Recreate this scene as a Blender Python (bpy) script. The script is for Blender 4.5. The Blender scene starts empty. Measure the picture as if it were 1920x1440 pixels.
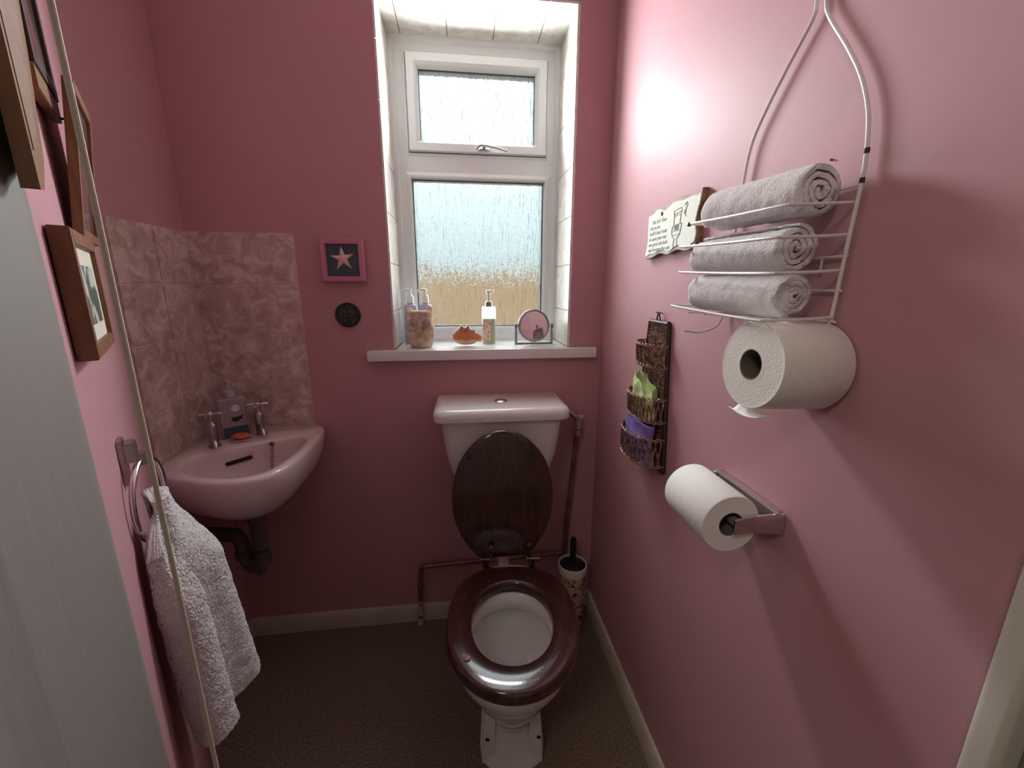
import bpy, bmesh, math, random
from mathutils import Vector, Matrix, noise
from math import sin, cos, pi, radians
random.seed(7)
SC = bpy.context.scene
COL = SC.collection

# ------------------------------------------------------------------ camera
cd = bpy.data.cameras.new('camera'); cam = bpy.data.objects.new('camera', cd); COL.objects.link(cam)
cd.sensor_fit = 'HORIZONTAL'; cd.sensor_width = 36.0; cd.lens = 36.0 * 773.0 / 1920.0; cd.clip_start = 0.02
_y, _p, _r = radians(7.06), radians(13.37), radians(0.12)
_f = Vector((sin(_y) * cos(_p), cos(_y) * cos(_p), -sin(_p)))
_rt = Vector((cos(_y), -sin(_y), 0)); _up = _rt.cross(_f)
_r2 = cos(_r) * _rt + sin(_r) * _up; _u2 = -sin(_r) * _rt + cos(_r) * _up
M = Matrix((_r2, _u2, -_f)).transposed().to_4x4(); M.translation = Vector((0, 0, 1.25))
cam.matrix_world = M
SC.camera = cam

# ------------------------------------------------------------------ colour, world, lights
SC.view_settings.view_transform = 'Standard'; SC.view_settings.look = 'None'
SC.view_settings.exposure = 0.27; SC.view_settings.gamma = 1.0
try: SC.view_settings.use_curve_mapping = False
except Exception: pass
SC.cycles.max_bounces = 10; SC.cycles.diffuse_bounces = 5; SC.cycles.glossy_bounces = 4
SC.cycles.transmission_bounces = 8; SC.cycles.transparent_max_bounces = 12
SC.cycles.sample_clamp_indirect = 4.0
try:
    SC.cycles.use_denoising = True; SC.cycles.denoiser = 'OPENIMAGEDENOISE'
except Exception: pass

W = bpy.data.worlds.new('overcast_sky'); SC.world = W; W.use_nodes = True
nt = W.node_tree; nt.nodes.clear()
out = nt.nodes.new('ShaderNodeOutputWorld'); bg = nt.nodes.new('ShaderNodeBackground')
tc = nt.nodes.new('ShaderNodeTexCoord'); sp = nt.nodes.new('ShaderNodeSeparateXYZ'); cr = nt.nodes.new('ShaderNodeValToRGB')
nt.links.new(tc.outputs['Generated'], sp.inputs[0]); nt.links.new(sp.outputs['Z'], cr.inputs[0])
e = cr.color_ramp.elements
e[0].position = 0.0; e[0].color = (0.40, 0.47, 0.48, 1)
e[1].position = 0.45; e[1].color = (0.86, 1.0, 1.0, 1)
m = e.new(0.16); m.color = (0.56, 0.68, 0.70, 1)
m = e.new(0.30); m.color = (0.80, 0.96, 0.96, 1)
nt.links.new(cr.outputs[0], bg.inputs[0]); bg.inputs[1].default_value = 1.5
nt.links.new(bg.outputs[0], out.inputs[0])

def area(name, loc, rot, sx, sy, power, color, spread=180):
    l = bpy.data.lights.new(name, 'AREA'); l.shape = 'RECTANGLE'; l.size = sx; l.size_y = sy
    l.energy = power; l.color = color; l.spread = radians(spread)
    o = bpy.data.objects.new(name, l); COL.objects.link(o); o.location = loc; o.rotation_euler = rot
    return o
DAY = (0.93, 0.99, 1.0)
area('daylight_upper_pane', (0.080, 1.585, 1.826), (radians(-90), 0, 0), 0.37, 0.20, 9.6, DAY, 145)
area('daylight_lower_pane', (0.080, 1.592, 1.357), (radians(-90), 0, 0), 0.46, 0.49, 2.0, DAY, 150)
area('hall_ceiling_light', (-0.62, -0.55, 2.25), (radians(38), 0, radians(-18)), 0.4, 0.4, 4.8, (1.0, 0.90, 0.80))

# ------------------------------------------------------------------ materials
def _new(name):
    m = bpy.data.materials.new(name); m.use_nodes = True
    return m, m.node_tree, m.node_tree.nodes['Principled BSDF']
def mat(name, col, rough=0.5, metal=0.0, col2=None, scale=8, detail=4, stretch=None, bump=0.0, bscale=60, spec=0.5,
        contrast=(0.35, 0.65), coat=0.0, bdist=0.002, sheen=0.0, trans=0.0):
    m, nt, b = _new(name)
    b.inputs['Base Color'].default_value = (*col, 1); b.inputs['Roughness'].default_value = rough
    b.inputs['Metallic'].default_value = metal; b.inputs['Specular IOR Level'].default_value = spec
    b.inputs['Coat Weight'].default_value = coat; b.inputs['Sheen Weight'].default_value = sheen
    b.inputs['Transmission Weight'].default_value = trans
    if col2 or bump:
        t = nt.nodes.new('ShaderNodeTexCoord'); mp = nt.nodes.new('ShaderNodeMapping')
        if stretch: mp.inputs['Scale'].default_value = stretch
        nt.links.new(t.outputs['Object'], mp.inputs[0])
    if col2:
        n = nt.nodes.new('ShaderNodeTexNoise'); n.inputs['Scale'].default_value = scale; n.inputs['Detail'].default_value = detail
        r = nt.nodes.new('ShaderNodeValToRGB'); r.color_ramp.elements[0].position = contrast[0]; r.color_ramp.elements[1].position = contrast[1]
        r.color_ramp.elements[0].color = (*col, 1); r.color_ramp.elements[1].color = (*col2, 1)
        nt.links.new(mp.outputs[0], n.inputs['Vector']); nt.links.new(n.outputs['Fac'], r.inputs[0]); nt.links.new(r.outputs[0], b.inputs['Base Color'])
    if bump:
        n2 = nt.nodes.new('ShaderNodeTexNoise'); n2.inputs['Scale'].default_value = bscale; n2.inputs['Detail'].default_value = 3
        bp = nt.nodes.new('ShaderNodeBump'); bp.inputs['Strength'].default_value = bump; bp.inputs['Distance'].default_value = bdist
        nt.links.new(mp.outputs[0], n2.inputs['Vector']); nt.links.new(n2.outputs['Fac'], bp.inputs['Height']); nt.links.new(bp.outputs[0], b.inputs['Normal'])
    return m

PINK = mat('pink_eggshell_paint', (0.50, 0.262, 0.29), 0.55, col2=(0.53, 0.28, 0.31), scale=3, bump=0.12, bscale=25, spec=0.25, bdist=0.003)
CEIL = mat('white_ceiling_paint', (0.75, 0.73, 0.70), 0.8)
HALL = mat('hall_paint', (0.55, 0.50, 0.44), 0.8)
FLOOR = mat('brown_speckled_vinyl', (0.12, 0.085, 0.064), 0.75, col2=(0.27, 0.20, 0.15), scale=220, detail=2, bump=0.2, bscale=200, spec=0.15)
GLOSSW = mat('cream_gloss_paint', (0.62, 0.59, 0.50), 0.35, bump=0.15, bscale=30)
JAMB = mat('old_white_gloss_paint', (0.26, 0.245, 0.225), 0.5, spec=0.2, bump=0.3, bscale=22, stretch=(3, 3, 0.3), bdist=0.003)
SKIRT = mat('worn_cream_gloss', (0.50, 0.45, 0.36), 0.4, col2=(0.58, 0.53, 0.44), scale=12)
UPVC = mat('white_upvc', (0.78, 0.80, 0.80), 0.28)
GASKET = mat('dark_gasket', (0.05, 0.055, 0.055), 0.5)
SILL = mat('white_sill_paint', (0.80, 0.79, 0.77), 0.3)
CHINA = mat('white_vitreous_china', (0.77, 0.74, 0.72), 0.10, coat=0.4)
PINKCHINA = mat('blush_vitreous_china', (0.70, 0.58, 0.57), 0.14, coat=0.3)
CHROME = mat('chrome', (0.72, 0.71, 0.71), 0.14, 1.0)
BRUSHED = mat('brushed_steel', (0.62, 0.60, 0.60), 0.28, 1.0)
DULLCH = mat('worn_chrome', (0.45, 0.42, 0.40), 0.25, 1.0)
BRASS = mat('tarnished_brass', (0.20, 0.14, 0.10), 0.35, 1.0)
BLACK = mat('black_plastic', (0.012, 0.012, 0.014), 0.35)
HOLE = mat('dark_recess', (0.01, 0.008, 0.007), 0.8)
PIPEGREY = mat('grey_plastic_pipe', (0.10, 0.085, 0.085), 0.5)
PIPEBROWN = mat('tarnished_copper_pipe', (0.17, 0.085, 0.065), 0.45, 0.5, col2=(0.30, 0.16, 0.12), scale=20)
PIPEWHITE = mat('chipped_white_painted_pipe', (0.5, 0.45, 0.38), 0.4, col2=(0.08, 0.05, 0.04), scale=55, contrast=(0.56, 0.60))
TERRY = mat('white_terry_cloth', (0.80, 0.775, 0.79), 0.95, bump=0.9, bscale=420, spec=0.1, sheen=0.3, bdist=0.003)
TERRY2 = mat('white_terry_rolled', (0.78, 0.74, 0.74), 0.95, bump=0.9, bscale=420, spec=0.1, sheen=0.3, bdist=0.003)
PAPER = mat('tissue_paper', (0.84, 0.82, 0.79), 0.95, bump=0.25, bscale=350, spec=0.1)
CARD = mat('cardboard_core', (0.16, 0.125, 0.10), 0.9)
WIRE = mat('white_coated_wire', (0.72, 0.68, 0.67), 0.3)
RUST = mat('rust_spot', (0.05, 0.025, 0.018), 0.8)
CORD = mat('cream_pull_cord', (0.66, 0.58, 0.47), 0.8, bump=0.5, bscale=300, stretch=(1, 1, 1))
WOODL = mat('golden_pine_frame', (0.17, 0.070, 0.030), 0.45, col2=(0.24, 0.11, 0.05), scale=14, stretch=(6, 6, 0.6), bump=0.1)
WOODM = mat('honey_oak_frame', (0.20, 0.095, 0.042), 0.4, col2=(0.27, 0.135, 0.062), scale=16, stretch=(6, 6, 0.6))
WOODD = mat('dark_stained_frame', (0.035, 0.020, 0.018), 0.4)
MOUNT = mat('cream_mount_board', (0.66, 0.62, 0.52), 0.9)
PHOTO = mat('dark_green_print', (0.05, 0.065, 0.04), 0.7, col2=(0.45, 0.45, 0.40), scale=22, detail=5, contrast=(0.50, 0.56))
NAVYPH = mat('muted_print', (0.10, 0.06, 0.06), 0.12, col2=(0.22, 0.15, 0.13), scale=12)

def marble(name, a, b_, c, rough=0.3):
    m, nt, b = _new(name)
    t = nt.nodes.new('ShaderNodeTexCoord')
    n1 = nt.nodes.new('ShaderNodeTexNoise'); n1.inputs['Scale'].default_value = 22; n1.inputs['Detail'].default_value = 7; n1.inputs['Roughness'].default_value = .62; n1.inputs['Distortion'].default_value = 0.9
    r = nt.nodes.new('ShaderNodeValToRGB'); r.color_ramp.elements[0].position = .38; r.color_ramp.elements[1].position = .62
    r.color_ramp.elements[0].color = (*a, 1); r.color_ramp.elements[1].color = (*c, 1); mm = r.color_ramp.elements.new(.5); mm.color = (*b_, 1)
    nt.links.new(t.outputs['Object'], n1.inputs['Vector']); nt.links.new(n1.outputs['Fac'], r.inputs[0]); nt.links.new(r.outputs[0], b.inputs['Base Color'])
    b.inputs['Roughness'].default_value = rough
    return m
TILE = marble('blush_marbled_tile', (0.42, 0.30, 0.27), (0.54, 0.41, 0.37), (0.70, 0.58, 0.53), 0.35)
TILEW = marble('pale_marbled_tile', (0.62, 0.59, 0.53), (0.70, 0.67, 0.61), (0.76, 0.74, 0.68), 0.25)
GROUT = mat('pale_grout', (0.78, 0.70, 0.65), 0.8)

def mahogany():
    m, nt, b = _new('dark_mahogany_varnish')
    t = nt.nodes.new('ShaderNodeTexCoord'); mp = nt.nodes.new('ShaderNodeMapping'); mp.inputs['Scale'].default_value = (12, 3, 1.2)
    n1 = nt.nodes.new('ShaderNodeTexNoise'); n1.inputs['Scale'].default_value = 7; n1.inputs['Detail'].default_value = 6; n1.inputs['Distortion'].default_value = 0.5
    r = nt.nodes.new('ShaderNodeValToRGB'); r.color_ramp.elements[0].position = .35; r.color_ramp.elements[1].position = .7
    r.color_ramp.elements[0].color = (0.032, 0.010, 0.010, 1); r.color_ramp.elements[1].color = (0.066, 0.018, 0.015, 1)
    nt.links.new(t.outputs['Object'], mp.inputs[0]); nt.links.new(mp.outputs[0], n1.inputs['Vector']); nt.links.new(n1.outputs['Fac'], r.inputs[0]); nt.links.new(r.outputs[0], b.inputs['Base Color'])
    b.inputs['Roughness'].default_value = 0.16; b.inputs['Coat Weight'].default_value = 0.6; b.inputs['Coat Roughness'].default_value = 0.08
    return m
MAHOG = mahogany()

def rain_glass():
    m = bpy.data.materials.new('streaked_obscure_glass'); m.use_nodes = True; nt = m.node_tree; nt.nodes.clear()
    o = nt.nodes.new('ShaderNodeOutputMaterial'); mix = nt.nodes.new('ShaderNodeMixShader'); mix.inputs[0].default_value = 0.12
    rf = nt.nodes.new('ShaderNodeBsdfRefraction'); gl = nt.nodes.new('ShaderNodeBsdfGlossy')
    rf.inputs['IOR'].default_value = 1.33; rf.inputs['Roughness'].default_value = 0.10; rf.inputs['Color'].default_value = (0.97, 1, 1, 1)
    gl.inputs['Roughness'].default_value = 0.1; gl.inputs['Color'].default_value = (0.9, 0.95, 0.95, 1)
    t = nt.nodes.new('ShaderNodeTexCoord'); mp = nt.nodes.new('ShaderNodeMapping'); mp.inputs['Scale'].default_value = (1, 1, 0.06)
    n = nt.nodes.new('ShaderNodeTexNoise'); n.inputs['Scale'].default_value = 170; n.inputs['Detail'].default_value = 3; n.inputs['Distortion'].default_value = 0.4
    n2 = nt.nodes.new('ShaderNodeTexNoise'); n2.inputs['Scale'].default_value = 120; n2.inputs['Detail'].default_value = 2
    ad = nt.nodes.new('ShaderNodeMath'); ad.operation = 'MULTIPLY_ADD'; ad.inputs[1].default_value = 0.14
    bp = nt.nodes.new('ShaderNodeBump'); bp.inputs['Strength'].default_value = 1.0; bp.inputs['Distance'].default_value = 0.008
    L = nt.links.new
    L(t.outputs['Object'], mp.inputs[0]); L(mp.outputs[0], n.inputs['Vector']); L(t.outputs['Object'], n2.inputs['Vector'])
    L(n2.outputs['Fac'], ad.inputs[0]); L(n.outputs['Fac'], ad.inputs[2]); L(ad.outputs[0], bp.inputs['Height'])
    L(bp.outputs[0], rf.inputs['Normal']); L(bp.outputs[0], gl.inputs['Normal'])
    L(rf.outputs[0], mix.inputs[1]); L(gl.outputs[0], mix.inputs[2]); L(mix.outputs[0], o.inputs[0])
    return m
GLASS = rain_glass()

# ------------------------------------------------------------------ mesh helpers
def cat_rom(pts, n=8, closed=False):
    P = [Vector(p) for p in pts]; out = []; N = len(P)
    rng = N if closed else N - 1
    for i in range(rng):
        if closed: a, b, c, d = P[(i-1) % N], P[i], P[(i+1) % N], P[(i+2) % N]
        else: a, b, c, d = P[max(i-1, 0)], P[i], P[i+1], P[min(i+2, N-1)]
        for k in range(n):
            t = k / n
            out.append(0.5 * ((2*b) + (c-a)*t + (2*a-5*b+4*c-d)*t*t + (3*b-a-3*c+d)*t**3))
    if not closed: out.append(P[-1])
    return out

class MB:
    """collects world-space shapes into one mesh"""
    def __init__(s): s.v = []; s.f = []; s.mi = []; s.cur = 0
    def add(s, vs, fs):
        o = len(s.v); s.v += [Vector(v) for v in vs]
        for f in fs: s.f.append([i + o for i in f]); s.mi.append(s.cur)
        return s
    def box(s, a, b, Mx=None, bev=0.0, seg=2):
        bm = bmesh.new(); bmesh.ops.create_cube(bm, size=1)
        for v in bm.verts: v.co = Vector([(a[i]+b[i])/2 + v.co[i]*(b[i]-a[i]) for i in range(3)])
        if bev > 0: bmesh.ops.bevel(bm, geom=list(bm.edges), offset=bev, segments=seg, affect='EDGES', profile=0.6, clamp_overlap=True)
        return s.frombm(bm, Mx)
    def frombm(s, bm, Mx=None):
        bm.verts.index_update(); vs = [(Mx @ v.co if Mx else v.co.copy()) for v in bm.verts]
        fs = [[v.index for v in f.verts] for f in bm.faces]; bm.free(); return s.add(vs, fs)
    def rings(s, R, cap0=True, cap1=True, closed=True):
        n = len(R[0]); vs = [p for r in R for p in r]; fs = []
        for i in range(len(R)-1):
            for j in range(n if closed else n-1):
                k = (j+1) % n; fs.append([i*n+j, i*n+k, (i+1)*n+k, (i+1)*n+j])
        if cap0: fs.append(list(range(n))[::-1])
        if cap1: fs.append([(len(R)-1)*n + j for j in range(n)])
        return s.add(vs, fs)
    def lathe(s, prof, c=(0, 0, 0), n=32, axis=(0, 0, 1), cap0=True, cap1=True, sx=1, sy=1):
        q = Vector((0, 0, 1)).rotation_difference(Vector(axis).normalized()); c = Vector(c); R = []
        for r, h in prof:
            r = max(r, 1e-5)
            R.append([c + q @ Vector((r*sx*cos(2*pi*j/n), r*sy*sin(2*pi*j/n), h)) for j in range(n)])
        return s.rings(R, cap0, cap1)
    def tube(s, pts, r, n=8, closed=False):
        P = [Vector(p) for p in pts]; R = []; N = len(P); up = None
        for i, p in enumerate(P):
            if closed: t = (P[(i+1) % N] - P[(i-1) % N])
            else: t = P[min(i+1, N-1)] - P[max(i-1, 0)]
            t = t.normalized() if t.length > 1e-9 else Vector((0, 0, 1))
            if up is None:
                up = Vector((0, 0, 1)) if abs(t.z) < .9 else Vector((1, 0, 0))
            a = (up - t * up.dot(t))
            if a.length < 1e-4: a = t.orthogonal()
            a.normalize(); b = t.cross(a); up = a
            rr = r[i] if isinstance(r, (list, tuple)) else r
            R.append([p + rr*(cos(2*pi*j/n)*a + sin(2*pi*j/n)*b) for j in range(n)])
        if closed: R.append(R[0]); return s.rings(R, False, False)
        return s.rings(R)
    def prism(s, poly, ext):
        """poly: list of 3-D points in a plane, ext: extrusion vector"""
        n = len(poly); e_ = Vector(ext); a = [Vector(p) for p in poly]; b = [p + e_ for p in a]
        fs = [[i, (i+1) % n, n+(i+1) % n, n+i] for i in range(n)] + [list(range(n))[::-1], list(range(n, 2*n))]
        return s.add(a+b, fs)
    def grid(s, G, thick=0.0):
        nu, nv = len(G), len(G[0]); vs = [p for r in G for p in r]
        fs = [[i*nv+j, i*nv+j+1, (i+1)*nv+j+1, (i+1)*nv+j] for i in range(nu-1) for j in range(nv-1)]
        return s.add(vs, fs)
    def build(s, name, mats, parent=None, smooth=True, angle=35, mods=None, fix=True):
        me = bpy.data.meshes.new(name); off = Vector((0, 0, 0))
        p = parent
        while p: off += p.location; p = p.parent
        if parent is None and s.v: pass
        me.from_pydata([tuple(v - off) for v in s.v], [], s.f)
        if not isinstance(mats, (list, tuple)): mats = [mats]
        for m_ in mats: me.materials.append(m_)
        for p_, k in zip(me.polygons, s.mi): p_.material_index = k
        bm = bmesh.new(); bm.from_mesh(me)
        if fix:
            bmesh.ops.remove_doubles(bm, verts=bm.verts, dist=1e-6)
            bmesh.ops.recalc_face_normals(bm, faces=bm.faces)
        bm.to_mesh(me); bm.free()
        if smooth:
            me.polygons.foreach_set('use_smooth', [True]*len(me.polygons)); me.set_sharp_from_angle(angle=radians(angle))
        o = bpy.data.objects.new(name, me); COL.objects.link(o)
        if parent: o.parent = parent
        for k, kw in (mods or []):
            md = o.modifiers.new(k.lower(), k)
            for a, v in kw.items(): setattr(md, a, v)
        return o

def thing(name, label, cat, loc=(0, 0, 0), group=None):
    o = bpy.data.objects.new(name, None); COL.objects.link(o); o.location = loc; o.empty_display_size = 0.03
    o['label'] = label; o['category'] = cat
    if group: o['group'] = group
    return o
def tag(o, label, cat, group=None):
    o['label'] = label; o['category'] = cat
    if group: o['group'] = group
    return o
def struct(o): o['kind'] = 'structure'; return o
def copy_tree(o, parent=None):
    c = o.copy(); COL.objects.link(c)
    if parent: c.parent = parent
    for ch in list(o.children): copy_tree(ch, c)
    return c
def jitter(mb, amp, sc, start=0):
    for i in range(start, len(mb.v)):
        v = mb.v[i]; mb.v[i] = v + noise.noise_vector(v * sc) * amp
def rect_ring(mb, x0, x1, z0, z1, prof):
    """mitred rectangular frame in the xz plane; prof = list of (inset, y), closed"""
    cs = []
    for ins, y in prof:
        cs.append([(x0+ins, y, z0+ins), (x1-ins, y, z0+ins), (x1-ins, y, z1-ins), (x0+ins, y, z1-ins)])
    n = len(prof); vs = [p for r in cs for p in r]; fs = []
    for i in range(n):
        k = (i+1) % n
        for j in range(4):
            l = (j+1) % 4; fs.append([i*4+j, i*4+l, k*4+l, k*4+j])
    mb.add(vs, fs)

# ------------------------------------------------------------------ the setting
XL, XR, YB, ZC = -0.791, 0.481, 1.375, 2.36
OX0, OX1, OZ0, OZ1 = -0.219, 0.367, 1.015, 2.047      # window opening in the back wall
YW = 1.66
mb = MB(); mb.box((XL-.1, YB, 0), (OX0, YB+.29, ZC)); mb.box((OX1, YB, 0), (XR+.1, YB+.29, ZC))
mb.box((OX0, YB, 0), (OX1, YB+.29, OZ0)); mb.box((OX0, YB, OZ1), (OX1, YB+.29, ZC))
struct(mb.build('wall_back', PINK, smooth=False))
mb = MB(); mb.box((XR, 0.245, 0), (XR+.1, YB, ZC)); struct(mb.build('wall_right', PINK, smooth=False))
# left wall: runs straight from the back corner, then turns across towards the doorway
WD = Vector((.534, -.845, 0)).normalized(); WN = Vector((.845, .534, 0)).normalized(); WP = Vector((XL, 1.08, 0))
def wp(t, s, z): return WP + WD*t + WN*s + Vector((0, 0, z))
mb = MB(); mb.box((XL-.1, 1.06, 0), (XL, YB, ZC)); struct(mb.build('wall_left', PINK, smooth=False))
mb = MB()
a, b = wp(-.0, 0, 0), wp(.698, 0, 0); c, d = wp(.698, -.1, 0), wp(-.06, -.1, 0)
mb.prism([a, b, c, d], (0, 0, ZC)); struct(mb.build('wall_left_angled', PINK, smooth=False))
mb = MB(); mb.box((-1.3, -1.3, -.05), (1.3, YB+.2, 0)); struct(mb.build('floor', FLOOR, smooth=False))
mb = MB(); mb.box((-1.3, -1.3, ZC), (1.3, YB+.2, ZC+.05)); struct(mb.build('ceiling', CEIL, smooth=False))
mb = MB(); mb.box((-1.3, -1.3, 0), (1.3, -1.25, ZC)); mb.box((-1.3, -1.25, 0), (-1.25, .3, ZC)); mb.box((1.25, -1.25, 0), (1.3, .3, ZC))
struct(mb.build('wall_hall', HALL, smooth=False))
mb = MB(); mb.box((-1.25, .10, 0), (-.40, .20, ZC)); mb.box((.56, .10, 0), (1.25, .20, ZC)); mb.box((-.40, .10, 2.12), (.56, .20, ZC))
struct(mb.build('wall_front', PINK, smooth=False))
# skirting
mb = MB()
for prof in [((0, 0), (.014, 0), (.014, .058), (.008, .068), (0, .068))]:
    A = [(XL+.0005, YB-p, z) for p, z in prof]; B = [(XR-.0005, YB-p, z) for p, z in prof]; mb.rings([A, B])
struct(mb.build('baseboard_back', SKIRT))
mb = MB(); prof = ((0, 0), (.014, 0), (.014, .060), (.008, .070), (0, .070))
mb.rings([[(XR-p, YB-.0145, z) for p, z in prof], [(XR-p, .25, z) for p, z in prof]]); struct(mb.build('baseboard_right', SKIRT))
mb = MB(); mb.rings([[(XL+p, YB-.0145, z) for p, z in prof], [(XL+p, 1.10, z) for p, z in prof]]); struct(mb.build('baseboard_left', SKIRT))

# door frame: left lining close to the camera and right lining with its round bead
d1 = bpy.data.objects.new('door_1', None); COL.objects.link(d1); d1.location = (0, .3, 0); struct(d1)
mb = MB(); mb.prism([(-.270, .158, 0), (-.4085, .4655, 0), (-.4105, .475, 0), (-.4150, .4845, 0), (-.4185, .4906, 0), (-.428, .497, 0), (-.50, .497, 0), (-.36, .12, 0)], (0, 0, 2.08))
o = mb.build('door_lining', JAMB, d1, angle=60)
mb = MB(); mb.box((.468, .226, 0), (.53, .2515, 2.08), bev=.007, seg=4); mb.build('door_stop', GLOSSW, d1, angle=60)
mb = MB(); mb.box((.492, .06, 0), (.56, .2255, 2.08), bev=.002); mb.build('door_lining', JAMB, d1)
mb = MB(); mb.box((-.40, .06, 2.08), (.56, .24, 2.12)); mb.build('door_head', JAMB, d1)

# tiles: splashback behind the basin
def tiles(mb, fn, u0, u1, z0, z1, step=.15, cols=None, g=.0013, th=.006):
    us = cols; zs = []; z = z1
    while z > z0 + .01: zs.append((max(z-step, z0), z)); z -= step
    for a, b in us:
        for c, d in zs:
            bm = bmesh.new(); bmesh.ops.create_cube(bm, size=1)
            for v in bm.verts:
                v.co = Vector(((a+b)/2 + v.co.x*(b-a-2*g), v.co.y*th, (c+d)/2 + v.co.z*(d-c-2*g)))
            bmesh.ops.bevel(bm, geom=list(bm.edges), offset=.0012, segments=2, affect='EDGES')
            for v in bm.verts: v.co = fn(v.co)
            mb.frombm(bm)
mb = MB(); yb = YB-.0035
tiles(mb, lambda c: Vector((c.x, yb+c.y, c.z)), 0, 0, .79, 1.403, cols=[(XL+.007, -.640), (-.640, -.490)])
tiles(mb, lambda c: Vector((XL+.0035+c.y, c.x, c.z)), 0, 0, .79, 1.403, cols=[(1.235, YB-.007), (1.086, 1.235)])
mb.cur = 1; mb.box((XL+.001, YB-.004, .79), (-.491, YB, 1.402)); mb.box((XL, 1.087, .79), (XL+.004, YB-.001, 1.402))
struct(mb.build('trim_1', [TILE, GROUT])); bpy.data.objects['trim_1']['label'] = 'pink marbled tile splashback behind the corner basin'
# pale tiles lining the window reveal
mb = MB()
zc = [(OZ0+.033, 1.17), (1.17, 1.32), (1.32, 1.47), (1.47, 1.62), (1.62, 1.77), (1.77, 1.92), (1.92, OZ1-.007)]
for z0_, z1_ in zc:
    for sx_, x_ in ((1, OX0), (-1, OX1)):
        bm = bmesh.new(); bmesh.ops.create_cube(bm, size=1)
        for v in bm.verts: v.co = Vector((x_+sx_*(.003+v.co.x*.006), (YB-.002+1.595)/2+v.co.y*(1.595-YB), (z0_+z1_)/2+v.co.z*(z1_-z0_-.002)))
        bmesh.ops.bevel(bm, geom=list(bm.edges), offset=.001, segments=2, affect='EDGES'); mb.frombm(bm)
for a_, b_ in ((OX0, -.17), (-.17, -.02), (-.02, .13), (.13, .28), (.28, OX1)):
    bm = bmesh.new(); bmesh.ops.create_cube(bm, size=1)
    for v in bm.verts: v.co = Vector(((a_+b_)/2+v.co.x*(b_-a_-.002), (YB-.002+1.595)/2+v.co.y*(1.595-YB), OZ1-.003+v.co.z*.006))
    bmesh.ops.bevel(bm, geom=list(bm.edges), offset=.001, segments=2, affect='EDGES'); mb.frombm(bm)
struct(mb.build('trim_2', TILEW))

# window
w1 = bpy.data.objects.new('window_1', None); COL.objects.link(w1); w1.location = (.074, 1.6, 1.05); struct(w1)
FX0, FX1, FZ0, FZ1 = OX0+.006, OX1-.006, OZ0+.032, OZ1-.006
mb = MB()
rect_ring(mb, FX0, FX1, FZ0, FZ1, [(0, 1.585), (.014, 1.585), (.017, 1.596), (.040, 1.596), (.040, 1.65), (0, 1.65)])
# mullions / rails between outer band and the two lights
def slab(x0, x1, z0, z1, y0=1.596, y1=1.65): mb.box((x0, y0, z0), (x1, y1, z1), bev=.0015)
slab(FX0+.038, -.163, FZ0+.038, FZ1-.038); slab(.320, FX1-.038, FZ0+.038, FZ1-.038)
slab(-.165, .322, 1.994, FZ1-.038); slab(-.165, .322, 1.620, 1.695); slab(-.165, .322, FZ0+.038, 1.092)
rect_ring(mb, -.178, .334, 1.078, 1.636, [(0, 1.596), (.012, 1.590), (.018, 1.592), (.0225, 1.612), (.0225, 1.65), (0, 1.65)])
rect_ring(mb, -.170, .326, 1.686, 2.002, [(0, 1.596), (.008, 1.591), (.011, 1.60), (.011, 1.65), (0, 1.65)])
mb.build('window_frame', UPVC, w1)
mb = MB()
rect_ring(mb, -.157, .313, 1.699, 1.989, [(0, 1.578), (.001, 1.574), (.024, 1.574), (.030, 1.580), (.034, 1.588), (.038, 1.604), (.038, 1.645), (0, 1.645)])
sash = mb.build('window_sash', UPVC, w1)
mb = MB(); rect_ring(mb, -.157, .313, 1.099, 1.615, [(0, 1.608), (.003, 1.608), (.003, 1.62), (0, 1.62)])
rect_ring(mb, -.1205, .2765, 1.7355, 1.9525, [(0, 1.603), (.003, 1.603), (.003, 1.61), (0, 1.61)])
mb.build('window_gasket', GASKET, w1)
for (x0, x1, z0, z1, yy) in ((-.156, .312, 1.100, 1.614, 1.616), (-.120, .276, 1.736, 1.952, 1.612)):
    mb = MB(); mb.box((x0, yy, z0), (x1, yy+.005, z1)); mb.build('window_pane', GLASS, w1, smooth=False)
mb = MB(); mb.box((.075, 1.566, 1.703), (.115, 1.574, 1.722), bev=.003); hb = mb.build('window_handle', BRUSHED, w1)
mb = MB(); mb.tube(cat_rom([(.068, 1.552, 1.703), (.080, 1.548, 1.713), (.098, 1.546, 1.713), (.135, 1.548, 1.708), (.175, 1.552, 1.699)], 6), [.0045]*25, 8)
mb.tube([(.096, 1.570, 1.712), (.096, 1.548, 1.713)], .006, 10); mb.build('handle_lever', BRUSHED, hb)
mb = MB(); mb.box((-.300, 1.345, 1.013), (.457, YB-.0005, 1.047), bev=.004); mb.box((OX0+.007, YB-.01, 1.013), (OX1-.007, 1.60, 1.047))
mb.build('window_sill', SILL, w1)

# outside: a tan fence beyond the window
mb = MB(); mb.box((-9, 7.4, -1.5), (9, 7.55, 1.46)); 
for i in range(37): mb.box((-9+i*.5, 7.36, -1.5), (-8.93+i*.5, 7.4, 1.50))
FENCE = mat('tan_timber_fence', (0.62, 0.36, 0.19), 0.8, col2=(0.72, 0.44, 0.25), scale=6, stretch=(4, 1, .4))
o = mb.build('garden_fence', FENCE, smooth=False); tag(o, 'tan fence outside, blurred behind the streaked lower window pane', 'fence')
mb = MB(); mb.box((-9, 1.9, -1.6), (9, 12, -1.5)); struct(mb.build('ground_outside', mat('grey_paving', (.3, .3, .28), .9), smooth=False))

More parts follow.
